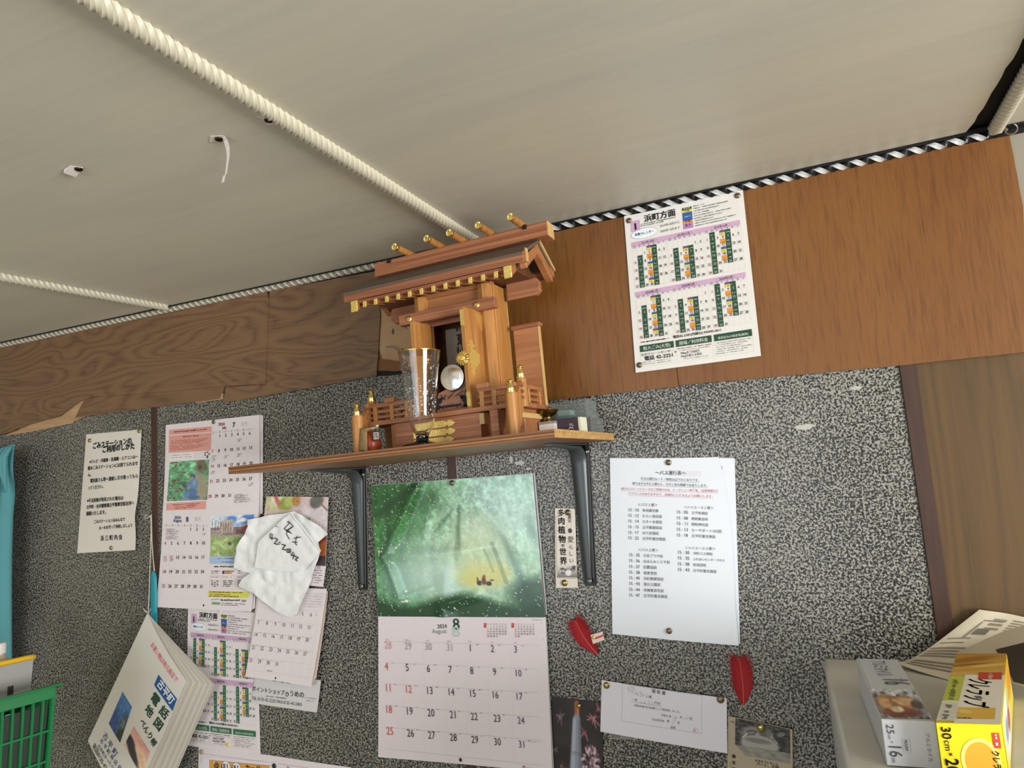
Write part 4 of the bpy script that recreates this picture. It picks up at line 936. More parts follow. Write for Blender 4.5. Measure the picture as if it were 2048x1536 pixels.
for r, (a, b) in enumerate(rows):
    for c in range(7):
        if r == 0 and c < 4: continue
        d += 1; s.put(str(d), lerp2(a, b, c / 6), 18, ('#c05560' if c == 0 or d == 12 else BK), .015)
for r, (a, b) in enumerate(rows + [((108, 1388), (380, 1396))]): s.line((a[0] - 16, a[1] - 19), (b[0] + 26, b[1] - 19), .25, '#cfc9d0')
for c in range(8): s.line(lerp2((108, 850), (425, 850), c / 7), lerp2((92, 1368), (408, 1378), c / 7), .2, '#d8d2d9')
for k in range(10): s.smudge((126, 872 + 8 * k), (190 + 8 * ((k * 7) % 5), 872 + 8 * k), 5, '#6b686e', k)
for q in ((395, 905), (110, 1098), (155, 1098)): s.smudge(q, (q[0] + 26, q[1]), 6, '#77737a', 3); s.smudge((q[0], q[1] + 9), (q[0] + 18, q[1] + 9), 5, '#77737a', 4)
def town(w_, h):
    c = Cv(w_, h).grad('#dfe8f2', '#8bb0e0', 1, False); c.ell(.62, .06, .2, .12, '#e9edf4', .5).ell(.5, .1, .12, .1, '#5f92d8', .5).ell(.95, .1, .25, .14, '#5a8ed6', .4).ell(.75, .12, .1, .05, '#eef2f7', .5)
    c.rect(0, .28, 1, .48, '#8a7a7a'); c.rect(.22, .13, .55, .42, '#b8aaa0').rect(.30, .09, .52, .18, '#c4b8b0')
    for k in range(5): c.seg(.25 + .06 * k, .16, .25 + .06 * k, .4, .008, '#6b6260', .8)
    for k in range(4): c.seg(.05 + .07 * k, .08 + .03 * k, .03 + .07 * k, .45, .008, '#5c5350', .7); 
    c.rect(.0, .35, .3, .48, '#c8b9b4', .6).rect(.62, .34, .98, .46, '#7a4c48', .8).ell(.85, .32, .1, .07, '#9c4a44', .4); c.rect(.0, .47, 1, .5, '#a89c98')
    c.blend((c.Y > .5).astype(float), '#9fb878'); t = np.where(c.Y > .5, 1.0, 0.0)
    r = random.Random(5)
    for k in range(46): x, y = r.uniform(0, 1), r.uniform(.53, 1); c.ell(x, y, r.uniform(.05, .12), r.uniform(.03, .06), r.choice(['#b6cc90', '#8fa866', '#c5d6a0', '#7d9858', '#a9c283']), .5, r.uniform(-1, 1), .8)
    c.ell(.5, .68, .05, .05, '#5d6a54', .4).ell(.52, .66, .02, .02, '#77706a', .4); return c.tex(.12, 30, 30, 4).a
s.picture([(456, 780), (775, 762), (718, 1070), (444, 1070)], town, 80, 80)
s.quad([(444, 1072), (718, 1070), (705, 1128), (442, 1124)], '#a9c3e4'); s.smudge((500, 1090), (640, 1088), 8, '#4a5f8a', 1); s.smudge((530, 1112), (640, 1114), 7, '#4a5f8a', 2)
s.smudge((480, 1150), (640, 1150), 12, BK, 3, True, .95)
for k, (x0, x1) in enumerate(((447, 527), (535, 630), (640, 700))):
    for yy, c in ((1165, '#efe7e9'), (1215, '#f0dcd9')):
        if yy == 1215:
            for a, b in (((x0, 1208), (x1, 1210)), ((x1, 1210), (x1 - 3, 1308)), ((x1 - 3, 1308), (x0, 1302)), ((x0, 1302), (x0, 1208))): s.line(a, b, .25, '#c77f80')
    s.smudge((x0 + 12, 1180), (x1 - 8, 1182), 9, '#4f4b52', k); s.smudge((x0 + 12, 1194), (x1 - 14, 1196), 7, '#4f4b52', k + 3)
    s.smudge((x0 + 8, 1222), (x1 - 14, 1224), 6, '#b56a6c', k)
    for j in range(4): s.smudge((x0 + 10, 1250 + 13 * j), (x1 - 14 - 6 * (j % 2), 1253 + 13 * j), 9, '#4f4b52', j + k)
s.ellipse((544, 1186), .0032, .0036, '#5a3a2a'); s.quad([(560, 1174), (604, 1175), (603, 1196), (559, 1195)], '#e0a848')
s.quad([(440, 1320), (736, 1328), (734, 1372), (438, 1364)], '#d9d65a'); s.smudge((448, 1332), (690, 1338), 8, BK, 1, True, .9); s.smudge((448, 1348), (600, 1352), 8, '#a8423e', 2, True, .8); s.smudge((448, 1361), (660, 1366), 8, BK, 3, True, .9)
s.smudge((455, 1388), (520, 1384), 8, '#9a969c', 8); s.smudge((532, 1392), (672, 1394), 12, BK, 5, True, .95); s.put('2024', (700, 1392), 12, BK, .01)
s.quad([(467, 1401), (526, 1403), (525, 1421), (466, 1418)], '#7da274'); s.smudge((536, 1412), (660, 1416), 6, BK, 3); s.smudge((536, 1424), (660, 1428), 6, BK, 2); s.smudge((670, 1418), (712, 1420), 6, BK, 2)
s.ellipse((408, 1425), .0021, .0023, '#131214'); s.finish()
tack((427, 844), 'bronze thumbtack at the top of the two-month calendar with pink panels', Y=-.0085, r=.0048)

# ------------------------------------------------------------------ second collection calendar, lower on the wall
z5 = zoom(300, 1180, 4.314)
s = paper('collection_calendar', 'white half-year rubbish collection calendar hanging below the two-month calendar', 'calendar', [(328, 148), (918, 196), (953, 1424), (310, 1340)], -.0025, lambda u, v: .002 * math.sin(PI * u) * v, z5)
s.sheet('sheet', PINKW)
trash_calendar(s, [(30, 1, '令和6年4月'), (31, 3, '令和6年5月'), (30, 6, '令和6年6月'), (31, 1, '令和6年7月'), (31, 4, '令和6年8月'), (30, 0, '令和6年9月')], '#2f6e4d', ('令和6年4月から', '令和6年9月まで'), True)
s.finish()
tack((441, 1221), 'cream thumbtack at the top of the lower collection calendar', 'white', -.0045, .0046); tack((456, 1489), 'yellow thumbtack at the foot of the lower collection calendar', 'yellow', -.0045, .0046)

# ------------------------------------------------------------------ food calendar with sponsor strip
fc = thing('food_calendar', 'monthly calendar with a food photo half hidden behind the crumpled white paper bag', 'calendar', at(*z4(852, 632), -.006))
s = Sheet(fc, [(915, 690), (1475, 780), (1440, 1058), (872, 975)], -.006, None, z5); s.sheet('backing_board', mat('glossy_white_card', '#d9d6d8', .25), .0006, 6, 6)
s.fit('ポイントショップ', (884, 868), (1163, 905), BK, .012, True, 1.05); s.ellipse((1183, 898), .0047, .0047, BK, .35); s.put('カ', (1183, 898), 26, BK, .01, (1, .1)); s.fit('うめの', (1210, 912), (1330, 928), '#4c4a50', .015, True, 1.05)
s.fit('TEL 0135-42-2232 FAX.0135-42-2403', (882, 945), (1312, 1002), '#3c3a40', .005, True, 1.1); s.smudge((1005, 920), (1190, 942), 12, '#77737a', 2); s.smudge((1060, 788), (1280, 812), 22, BK, 7, True, .95)
s.smudge((1340, 930), (1440, 944), 9, '#9a969c', 2); s.smudge((1350, 955), (1420, 966), 9, '#9a969c', 3); s.finish()
for k in range(3):
    s = Sheet(fc, [(930 - 2 * k, -20), (1520 + 8 * k, 10), (1432 + 14 * k, 812 - 30 * k), (850, 738)], -.0045 - .0012 * (3 - k) + .0006, lambda u, v: .010 * v ** 2, z5); s.sheet('leaf', mat('leaf_brown_pink', ['#d8c9c4', '#cbb0a4', '#e0dadd'][k], .5), .0003, 8, 10)
s = Sheet(fc, [(852, 632), (1306, 636), (1290, 1140), (800, 1120)], -.0100, lambda u, v: .003 * v, z4)
s.sheet('photo_page', PINKW)
def food(w_, h):
    c = Cv(w_, h, '#d8c2c4'); c.ell(.12, .08, .22, .16, '#c6c596', .5, 0, .8).ell(.2, .06, .1, .09, '#dfe0b8', .4).ell(.32, .12, .12, .1, '#8f9c48', .5).ell(.40, .08, .1, .08, '#b8c070', .4).ell(.18, .05, .03, .12, '#c86a72', .4, -.5).ell(.5, .06, .07, .08, '#b98852', .4)
    c.ell(.75, .55, .62, .40, '#d9d0d4', .15)
    for k in range(9): c.seg(.5 + .055 * k, .22 + .022 * k, .44 + .06 * k, .62, .010, '#b3a6ae', .55)
    c.ell(.82, .06, .10, .12, '#6d6a64', .25, .6).seg(.88, .1, 1.0, .2, .012, '#77746e').ell(.52, .07, .012, .012, '#2a1a12', .3)
    c.ell(.72, .33, .03, .02, '#8a9a50', .4).ell(1.0, .75, .22, .2, '#8a4428', .3).ell(1.02, .78, .15, .13, '#b36a3c', .3); c.blend((c.Y > .86).astype(float) * .9, '#3a3032'); c.rect(.25, .2, .6, .26, '#cdb2b0', .6); return c.tex(.08, 20, 20, 3).a
s.picture([(852, 632), (1306, 636), (1290, 1138), (803, 1118)], food, 60, 60); s.finish()
s = Sheet(fc, [(945, -28), (1525, -10), (1425, 820), (846, 735)], -.0095, lambda u, v: .008 * v ** 2 + .004 * (u ** 3) * v, z5); s.sheet('july_page', PINKW)
cols = [((942, 275), (1382, 318)), ((925, 380), (1368, 424)), ((905, 488), (1354, 541)), ((888, 597), (1338, 660))]
d = 6
for r, (a, b) in enumerate(cols):
    for c in range(7):
        d += 1
        if d > 31: break
        s.put(str(d), lerp2(a, b, c / 6), 27, ('#c98a98' if c == 0 and r == 3 else '#55535c'), 0, (1, .1), 'c', .8)
        q = lerp2(a, b, c / 6); s.smudge((q[0] + 22, q[1] - 12), (q[0] + 42, q[1] - 10), 5, '#9a969e', d)
for t, p in (('3', (1170, 196)), ('4', (1248, 202)), ('5', (1322, 203)), ('6', (1395, 210))): s.put(t, p, 27, '#55535c', 0, (1, .1), 'c', .8)
s.put('5', (1440, 208), 18, '#b58ab0', 0, (1, .1))
for r in range(6): a, b = lerp2((940, 150), (870, 680), r / 5), lerp2((1470, 180), (1390, 748), r / 5); s.line(a, b, .25, '#bdb7c0')
for c in range(8): s.line(lerp2((925, 150), (1462, 180), c / 7), lerp2((852, 675), (1388, 748), c / 7), .2, '#c9c3cb')
s.ellipse((1107, 750), .0019, .0021, '#131214'); s.smudge((1025, 690), (1080, 696), 9, '#8b8790', 3)
s.finish()
z4b = z4
s = Sheet(fc, [(1182, 1140), (1290, 1143), (1268, 1295), (1168, 1285)], -.0150, None, z4); s.quad([(1182, 1140), (1290, 1143), (1268, 1295), (1168, 1285)], '#e3dbe0'); s.line((1288, 1145), (1266, 1293), .4, '#c28c7c'); s.line((1266, 1293), (1170, 1285), .4, '#c28c7c'); s.put('11', (1238, 1152), 20, BK, .01)
for k in range(6): s.smudge((1195, 1175 + 18 * k), (1262 - 8 * (k % 2), 1178 + 18 * k), 8, '#9a6a70' if k % 2 else '#77737a', k)
s.finish()
s = Sheet(fc, [(1150, 1330), (1275, 1340), (1262, 1450), (1130, 1440)], -.0150, None, z4)
for r in range(6):
    for c in range(7): q = lerp2(lerp2((1160, 1345), (1130, 1440), r / 5), lerp2((1262, 1352), (1240, 1446), r / 5), c / 6); s.smudge(q, (q[0] + 11, q[1] + 1), 7, '#8b8790' if c else '#c0707a', r * 7 + c)
s.finish()

# ------------------------------------------------------------------ crumpled white paper bag with a telephone number
bag = thing('paper_bag', 'crumpled thin white paper bag with black brush writing over the food calendar', 'bag', at(*z4(950, 1000), -.03))
outline = [(715, 802), (790, 790), (880, 768), (985, 757), (1062, 740), (1120, 772), (1195, 812), (1260, 862), (1312, 905), (1268, 938), (1238, 965), (1253, 1028), (1232, 1100), (1210, 1160), (1192, 1230), (1160, 1310), (1120, 1400), (1085, 1490), (1040, 1515), (960, 1490), (905, 1450), (850, 1405), (800, 1370), (765, 1335), (700, 1305), (655, 1282), (690, 1232), (742, 1190), (680, 1180), (622, 1150), (628, 1080), (645, 1010), (690, 930), (735, 850)]
BAGM = mat('thin_white_paper', '#eceff0', .6); BAGM.node_tree.nodes['Principled BSDF'].inputs['Subsurface Weight'].default_value = 0.0
gg = NT(BAGM); vv = gg.coord((1, 1, 1)); cr = gg.n('ShaderNodeTexVoronoi', {'Vector': vv, 'Scale': 38.0}, feature='DISTANCE_TO_EDGE').outputs[0]; gg.bump(gg.math('ADD', gg.math('MULTIPLY', cr, 1.5), gg.noise(vv, 45, 4.0)), .5, .0018)
from mathutils import noise as mnoise
from mathutils.geometry import delaunay_2d_cdt
def crumple(a, b, amp): 
    p = Vector((a * 26, b * 26, 3.1)); return amp * (abs(mnoise.noise(p)) * 1.6 + .5 * abs(mnoise.noise(p * 2.3)) - .4)
def blank(root, poly, zf, Y, m, name, amp=.004, step=.006, h=0.0, lift=lambda x, y: 0.0, thick=.0004):
    s_ = Sheet(root, [(poly[0][0], poly[0][1])] * 1 + [(poly[0][0] + 100, poly[0][1]), (poly[0][0] + 100, poly[0][1] + 100), (poly[0][0], poly[0][1] + 100)], Y, None, zf)
    P = [Vector(s_.ab(p)) for p in poly]; B = []
    for i, p in enumerate(P):
        q = P[(i + 1) % len(P)]; n = max(1, int((q - p).length / step)); B += [p.lerp(q, k / n) for k in range(n)]
    xs = [p.x for p in B]; ys = [p.y for p in B]; pts = list(B)
    def inside(x, y):
        c = False
        for i in range(len(P)):
            a, b = P[i], P[i - 1]
            if (a.y > y) != (b.y > y) and x < (b.x - a.x) * (y - a.y) / (b.y - a.y) + a.x: c = not c
        return c
    y = min(ys)
    while y < max(ys):
        x = min(xs)
        while x < max(xs):
            if inside(x, y) and min((Vector((x, y)) - q).length for q in B) > step * .5: pts.append(Vector((x + random.uniform(-.3, .3) * step, y + random.uniform(-.3, .3) * step)))
            x += step
        y += step
    r = delaunay_2d_cdt(pts, [(i, (i + 1) % len(B)) for i in range(len(B))], [list(range(len(B)))], 1, 1e-6)
    vs, fs = r[0], r[2]; V = []
    hgt = lambda v: h + crumple(v[0], v[1], amp) + lift(v[0], v[1])
    s_.surf = hgt
    for t in (0, -thick): V += [s_._rel(s_.o + s_.ax * v[0] + s_.ay * v[1] + s_.n * (hgt(v) + t)) for v in vs]
    n = len(vs); nb = len(B)
    mb = MB(); mb.add(V, [tuple(f) for f in fs] + [tuple(i + n for i in reversed(f)) for f in fs])
    o = mb.build(name, m, root, smooth=.9); return s_, o
sb, _ = blank(bag, outline, z4, -.020, BAGM, 'bag_body', .006, .006, .004)
flap = [(1040, 752), (1120, 850), (1200, 955), (1255, 1030), (1190, 1110), (1130, 1175), (960, 1180), (770, 1150), (800, 960), (985, 790)]
sf, _ = blank(bag, flap, z4, -.030, BAGM, 'folded_flap', .0025, .006, .002)
fold = MB(); 
fold.tube([sf._rel(sf.pos(*sf.ab(p), .0035 + crumple(*sf.ab(p), .0025))) for p in [lerp2((1040, 752), (1255, 1030), t) for t in np.linspace(0, 1, 14)]], .0016, 6); fold.build('fold_edge', BAGM, bag, smooth=1)
sw = Sheet(bag, [(885, 780), (1255, 780), (1255, 1150), (885, 1150)], -.0335, None, z4)
sw.bulge = lambda u, v: 0.0
sw.pos = lambda a, b, h=0.0: sw.o + sw.ax * a + sw.ay * b + sw.n * (h + crumple(a + (Vector(sw.o) - Vector(sf.o)).dot(sf.ax), b + (Vector(sw.o) - Vector(sf.o)).dot(sf.ay), .0025))
INKB = '#0d0d10'
sw.stroke([(918, 848), (936, 858)], 1.2, INKB)
for pts in ([(1005, 815), (1020, 830), (1000, 850), (985, 870)], [(1012, 812), (1052, 850), (1020, 868)], [(1052, 850), (1000, 890)], [(985, 868), (1035, 905), (1005, 872)], [(1020, 865), (1002, 905), (1022, 948)],
            [(1052, 938), (1105, 930)], [(1078, 920), (1062, 968), (1076, 990)], [(1040, 965), (1082, 968)]): sw.stroke(pts, 1.6, INKB)
for pts in ([(884, 900), (878, 935), (905, 940)], [(897, 905), (893, 952)], [(912, 935), (938, 948), (912, 976), (936, 984)], [(945, 965), (958, 972)], [(938, 976), (950, 984)], [(965, 982), (992, 990), (968, 1018), (996, 1026)],
            [(1004, 1016), (1030, 1020), (1026, 1044), (1000, 1040), (1004, 1016)], [(1008, 1028), (1026, 1034)], [(1052, 1038), (1032, 1062), (1066, 1070)], [(1058, 1050), (1046, 1092)], [(1066, 1070), (1088, 1080), (1064, 1094), (1080, 1106)]): sw.stroke(pts, 2.0, INKB)
sw.finish()

# ------------------------------------------------------------------ big August calendar with the forest picture
z6 = zoom(720, 930, 2.535)
bc = thing('forest_calendar', 'large August calendar with a glossy green forest picture under the shelf', 'calendar', at(*z6(55, 105), -.008))
for k in range(4):
    e = 3 + 5 * k
    s = Sheet(bc, [(57, 103), (872 + e, 42 - 1 * k), (935 + e, 760), (96, 764)], -.0030 - .0008 * (3 - k), None, z6); s.sheet('leaf', mat('leaf_tint_%d' % k, ['#dfe5e6', '#7d4450', '#cfd8d6', '#5f7f86'][k], .4), .0003, 8, 10)
def crease(u, v):
    h = .0035 * v * v
    h += .0075 * math.exp(-((v - .52 - .03 * math.sin(u * 5)) / .05) ** 2) * math.exp(-((u - .42) / .3) ** 2)
    h += .0060 * math.exp(-((u - .47 + .05 * v) / .05) ** 2) * max(0, v - .45) * 1.6
    for (x0, y0, x1, y1, a, w_) in ((.30, .05, .07, .55, .0055, .035), (.07, .55, .16, .86, .006, .03), (.47, .9, .62, .84, .004, .03), (.16, .86, .34, .80, .003, .025), (.6, .08, .9, .55, .003, .05), (.35, .30, .33, .42, .002, .02)):
        dx, dy = x1 - x0, y1 - y0; t = min(1, max(0, ((u - x0) * dx + (v - y0) * dy) / (dx * dx + dy * dy))); dd = math.hypot(u - x0 - t * dx, v - y0 - t * dy); h += a * math.exp(-(dd / w_) ** 2)
    return h
s = Sheet(bc, [(55, 105), (872, 45), (943, 770), (98, 765)], -.0075, crease, z6)
s.sheet('picture_page', WHITE, .0004, 44, 40)
def forest(w_, h):
    c = Cv(w_, h, '#4f9a62'); c.ell(.55, .42, .62, .62, '#8cc79a', .9, 0, .9).ell(.68, .58, .34, .40, '#b2dcb0', .9, 0, .7).ell(.9, .12, .35, .4, '#a8d8cc', .9, 0, .8).ell(.05, .25, .25, .45, '#2f7a34', .8, 0, .8).ell(.12, .12, .3, .14, '#2a6a30', .7)
    c.tex(.10, 26, 40, 1).tex(.13, 60, 90, 2).tex(.10, 8, 40, 9)
    for x0, y0, x1, y1, wd, col, k in ((.10, .12, .10, .95, .03, '#2d5a3a', .7), (.02, .24, .3, .02, .03, '#234a30', .8), (.18, .45, .19, .9, .028, '#4d7a68', .6), (.36, .1, .32, .3, .025, '#4a8a62', .5), (.56, .2, .52, .62, .016, '#3c6a50', .8), (.54, .35, .55, .55, .012, '#2f5a44', .7), (.38, .5, .37, .85, .02, '#5d947c', .5), (.46, .5, .45, .85, .018, '#5f947e', .5), (.74, .2, .93, .88, .03, '#5a8f82', .6), (.80, .42, .92, .85, .022, '#3f6c66', .6), (.70, .5, .78, .75, .018, '#55856a', .55), (.95, .3, .99, .5, .03, '#3e6f62', .7), (.4, .38, .52, .22, .014, '#44785a', .6), (.24, .5, .25, .82, .03, '#86b3a8', .4), (.82, .45, .86, .7, .01, '#3d6a58', .6), (.62, .5, .66, .68, .012, '#6a9a78', .5)):
        dx, dy = x1 - x0, y1 - y0; t_ = ((c.X - x0) * dx + (c.Y - y0) * dy) / (dx * dx + dy * dy); tc = np.clip(t_, 0, 1); d_ = np.hypot(c.X - x0 - tc * dx, c.Y - y0 - tc * dy)
        c.blend(np.minimum(1, k * 1.0) * np.exp(-(d_ / (wd * .9)) ** 2) * np.clip(1.25 - np.abs(t_ - .5) * 1.1, 0, 1), col)
    c.ell(.30, .62, .22, .2, '#b4dcd0', .95, 0, .55).ell(.42, .70, .2, .14, '#c2e4dc', .95, 0, .5).ell(.55, .80, .3, .09, '#a8d4c4', .95, 0, .55).ell(.15, .75, .1, .12, '#9ccfc4', .9, 0, .5).ell(.85, .45, .2, .3, '#b4dccf', .95, 0, .5)  # pale haze: forest mist plus the glossy page's sheen painted into the picture
    c.ell(.66, .52, .16, .22, '#d2e2b8', .95, 0, .6).ell(.66, .70, .14, .09, '#d8d87c', .9, 0, .75).ell(.60, .74, .06, .05, '#dcd66c', .9, 0, .6).ell(.76, .70, .07, .08, '#d6d476', .9, 0, .6)
    c.seg(.74, .48, .80, .76, .012, '#5f8c66', .45).seg(.69, .52, .73, .68, .008, '#6a9768', .35)
    m_ = np.clip((c.Y - .86 - .05 * np.sin(c.X * 9) + .05 * np.abs(c.X - .5)) / .06, 0, 1); c.blend(m_ * .93, '#1d4a2c'); c.ell(.95, .85, .14, .12, '#1f4632', .7, 0, .8)
    for x, y, rx, ry_, col in ((.672, .745, .012, .03, '#7a3a34'), (.675, .715, .008, .012, '#a0423a'), (.645, .76, .016, .018, '#4d3b30'), (.70, .765, .018, .016, '#4d3b30'), (.635, .735, .005, .016, '#5a4a38'), (.72, .742, .012, .006, '#5a4a38')): c.ell(x, y, rx, ry_, col, .4)
    r = random.Random(11)
    for k in range(520): y = r.random(); x = r.random(); z_ = 0; c.a[int(y * (c.h - 1)), int(x * (c.w - 1))] = r.choice([(.93, .97, .90), (.82, .93, .72), (.75, .88, .5), (.96, .98, .96)])
    for k in range(46): c.ell(r.random(), r.random() ** 1.3, .0032, .0038, r.choice(['#dff0c8', '#cfe48a', '#ecf6e8']), .6, 0, .8)
    lum = c.a.mean(axis=2, keepdims=True); c.a = c.a * .80 + lum * .20; return c.a
s.picture([(55, 105), (872, 45), (943, 770), (98, 765)], forest, 210, 180, rough=.21, h=.0004); s.finish()
for k in range(3):
    s = Sheet(bc, [(97, 770), (943, 772), (980 + 2 * k, 1556), (93, 1477 + 2 * k)], -.0045 - .0007 * (2 - k), None, z6); s.sheet('leaf', WHITE, .0003, 6, 8)
s = Sheet(bc, [(97, 766), (943, 771), (978, 1556), (92, 1476)], -.0070, lambda u, v: .0035 * (1 - v) ** 2 + .003 * v * u, z6); s.sheet('august_page', mat('calendar_stock', '#e2d9df', .5))
s.fit('2024', (398, 826), (446, 824), '#2e5a4c', .01); s.fit('August', (370, 851), (446, 851), '#9fbfae', .01); s.fit('8', (478, 832), (512, 832), '#1f5b47', .012, True, .95); s.fit('8', (474, 870), (514, 868), '#b9cfc4', .0, True, .7)
for bx_, n_, fi, dd in ((632, '7', 1, 31), (772, '9', 0, 30)):
    s.quad([(bx_, 799), (bx_ + 13, 799), (bx_ + 13, 823), (bx_, 823)], '#c9453f'); s.fit(n_, (bx_ + 3, 812), (bx_ + 10, 812), '#f0e8e8', .02)
    for d in range(1, dd + 1):
        q = fi + d - 1; p = (bx_ + 22 + 14.8 * (q % 7), 816 + 12.5 * (q // 7)); s.put(str(d), p, 7.5, ('#c9706c' if q % 7 == 0 else '#5a565c'), .01)
    for k in range(7): s.smudge((bx_ + 18 + 14.8 * k, 806), (bx_ + 26 + 14.8 * k, 806), 4, '#8b8790', k)
us = [0, .157, .317, .482, .645, .818, 1.0]
rows = [((147, 911), (793, 931)), ((138, 1018), (808, 1051)), ((146, 1127), (812, 1169)), ((150, 1236), (819, 1291)), ((153, 1346), (822, 1411))]
seq = [28, 29, 30, 31] + list(range(1, 32)); i = 0
for r, (a, b) in enumerate(rows):
    for c in range(7):
        d = seq[i]; i += 1; p = lerp2(a, b, us[c]); pale = r == 0 and c < 4
        col = ('#d9a09c' if pale and c == 0 else '#a5a1a6' if pale else '#cc4a42' if (c == 0 or d == 12) else '#34406a' if c == 6 else '#232226')
        s.put(str(d), p, 33, col, -.004, (1, .05), 'c', .82)
        if not pale: s.smudge((p[0] + 30, p[1] - 14), (p[0] + 42, p[1] - 14), 4.5, '#77737a', i)
for k, t in enumerate(('SUN', 'MON', 'TUE', 'WED', 'THU', 'FRI', 'SAT')): s.put(t, lerp2((142, 884), (793, 899), us[k]), 7, '#d9a09c' if k == 0 else '#a5a1a6', 0, (1, .03))
for a, b in (((130, 892), (908, 912)), ((130, 1000), (910, 1033)), ((130, 1108), (910, 1152)), ((130, 1218), (916, 1276)), ((130, 1328), (922, 1393)), ((130, 1437), (922, 1519))): s.line(a, b, .3, '#a9a3a9')
for k in range(1, 7): u_ = (us[k] - (us[k] - us[k - 1]) * .12) ; s.line(lerp2((122, 885), (770, 905), us[k]), lerp2((122, 1437), (782, 1504), us[k]), .18, '#cbc4ca')
s.ellipse((512, 1493), .0030, .0034, '#0e0e10'); s.fit('Fam', (831, 1545), (880, 1549), '#b52f3c', .01); s.smudge((880, 783), (930, 785), 4, '#8b8790', 2)
for q in ((118, 800), (925, 800), (932, 880)): s.ellipse(q, .0007, .0007, '#8b8790')
s.smudge((850, 1398), (920, 1404), 4, '#a9a3a9', 3); s.finish()
tack((904, 966), 'bronze thumbtack at the top of the forest picture calendar', Y=-.0115, r=.0052)
# ------------------------------------------------------------------ bus timetable (two sheets)
z7 = zoom(1090, 900, 3.746)
tt = thing('bus_timetable', 'white bus timetable sheet pinned over a second sheet on the speckled wall', 'timetable', at(*z7(487, 58), -.006))
s = Sheet(tt, [(487, 60), (1421, 60), (1462, 1452), (505, 1375)], -.0022, None, z7); s.sheet('rear_sheet', BLUEW, .0003, 8, 10)
s.put('竜）', (1310, 134), 22, '#6d6a70', .01)
for k in range(7): s.smudge((1270 + 10 * (k % 2), 432 + 0 * k + [0, 34, 98, 218, 290, 350, 452][k]), (1345, 434 + [0, 34, 98, 218, 290, 350, 452][k]), 16, '#b9b7bd', k)
s.finish()
def ttb(u, v):
    return .0028 * math.sin(PI * u) * math.sin(PI * v) + .004 * u * u * v
s = Sheet(tt, [(487, 60), (1300, 52), (1428, 1458), (505, 1378)], -.0045, ttb, z7)
def tedge(u, v):                                    # right edge bows outwards, upper corner cut back
    return (u + .035 * math.sin(PI * min(1, v * 1.25)) * u * (1 - v * .5) + (.025 * u * (1 - (1 - v) ** 8)), v + (.004 * math.sin(3 * u)))
s.sheet('timetable_sheet', BLUEW, edge=tedge)
DK = '#3c3a42'
s.fit('～バス運行表～', (828, 183), (1060, 187), DK, .01, True, 1.1)
for t, a, b, c in (('行きの運行ルート・時刻は以下のとおりです。', (720, 222), (1156, 236), DK), ('帰りはそれぞれ２便から、行きと逆の順番でお送りします。', (657, 258), (1218, 276), DK), ('帰りもバス・ハイエースをご利用の方は、トークショー終了後、出発時間など', (574, 298), (1302, 316), '#c25a6a'), ('アナウンスがありますので、会場内にとどまるようお願いします。', (628, 334), (1258, 356), '#c25a6a')):
    s.fit(t, a, b, c, .008, True, 1.1); s.line((a[0], a[1] + 7), (b[0], b[1] + 7), .3, c)
s.fit('＜バス１便＞', (700, 418), (846, 421), DK); s.fit('＜ハイエース１便＞', (1046, 436), (1264, 443), DK); s.fit('＜バス２便＞', (705, 755), (852, 759), DK); s.fit('＜ハイエース２便＞', (1054, 740), (1278, 748), DK)
def trow(t, n, x0, y, x1, xn0, xn1, sl):
    s.fit(t.replace('：', ' : '), (x0, y + 8), (x1, y + 8 + (x1 - x0) * sl), DK, .004, True, 1.05); s.fit(n, (xn0, y + 8 + (xn0 - x0) * sl), (xn1, y + 8 + (xn1 - x0) * sl), DK, .004, True, 1.05)
for t, n, y, x1 in (('15：10', '新地農宅横', 450, 853), ('15：12', 'むらい商店前', 492, 880), ('15：14', 'カネト水産前', 534, 882), ('15：15', '古平郵便局前', 577, 882), ('15：17', 'ほり民宿前', 619, 857), ('15：22', '古平町複合施設', 660, 908)): trow(t, n, 630, y, 706, 735, x1, .03)
for t, n, y, x1 in (('15：35', '元気プラザ前', 787, 887), ('15：36', 'ほほえみくらす前', 830, 940), ('15：37', '旧農協前', 874, 842), ('15：38', '堀食堂前', 917, 842), ('15：40', '浜町郵便局前', 959, 892), ('15：43', '清丘公園前', 1002, 868), ('15：44', '本陣寛具宅前', 1046, 894), ('15：47', '古平町複合施設', 1088, 922)): trow(t, n, 636, y, 714, 742, x1, .035)
for t, n, y, x1 in (('15：05', '古平牧場前', 466, 1222), ('15：08', '明和集会所', 510, 1224), ('15：11', '明和神社前', 552, 1226), ('15：13', 'カーサポートOG前', 596, 1326), ('15：18', '古平町複合施設', 638, 1280)): trow(t, n, 994, y, 1074, 1102, x1, .045)
for t, n, y, x1 in (('15：30', '沖町バス停前', 767, 1258), ('15：35', 'ふれあいセンターさわえ', 809, 1350), ('15：38', '新栄団地', 853, 1210), ('15：43', '古平町複合施設', 896, 1288)): trow(t, n, 1002, y, 1086, 1114, x1, .05)
s.quad([(1040, 155), (1172, 160), (1172, 200), (1040, 195)], '#dcdce6')
s.finish()
tack((1337, 925), 'bronze thumbtack at the top of the bus timetable', Y=-.0065); tack((1338, 1262), 'bronze thumbtack at the foot of the bus timetable', Y=-.0085)

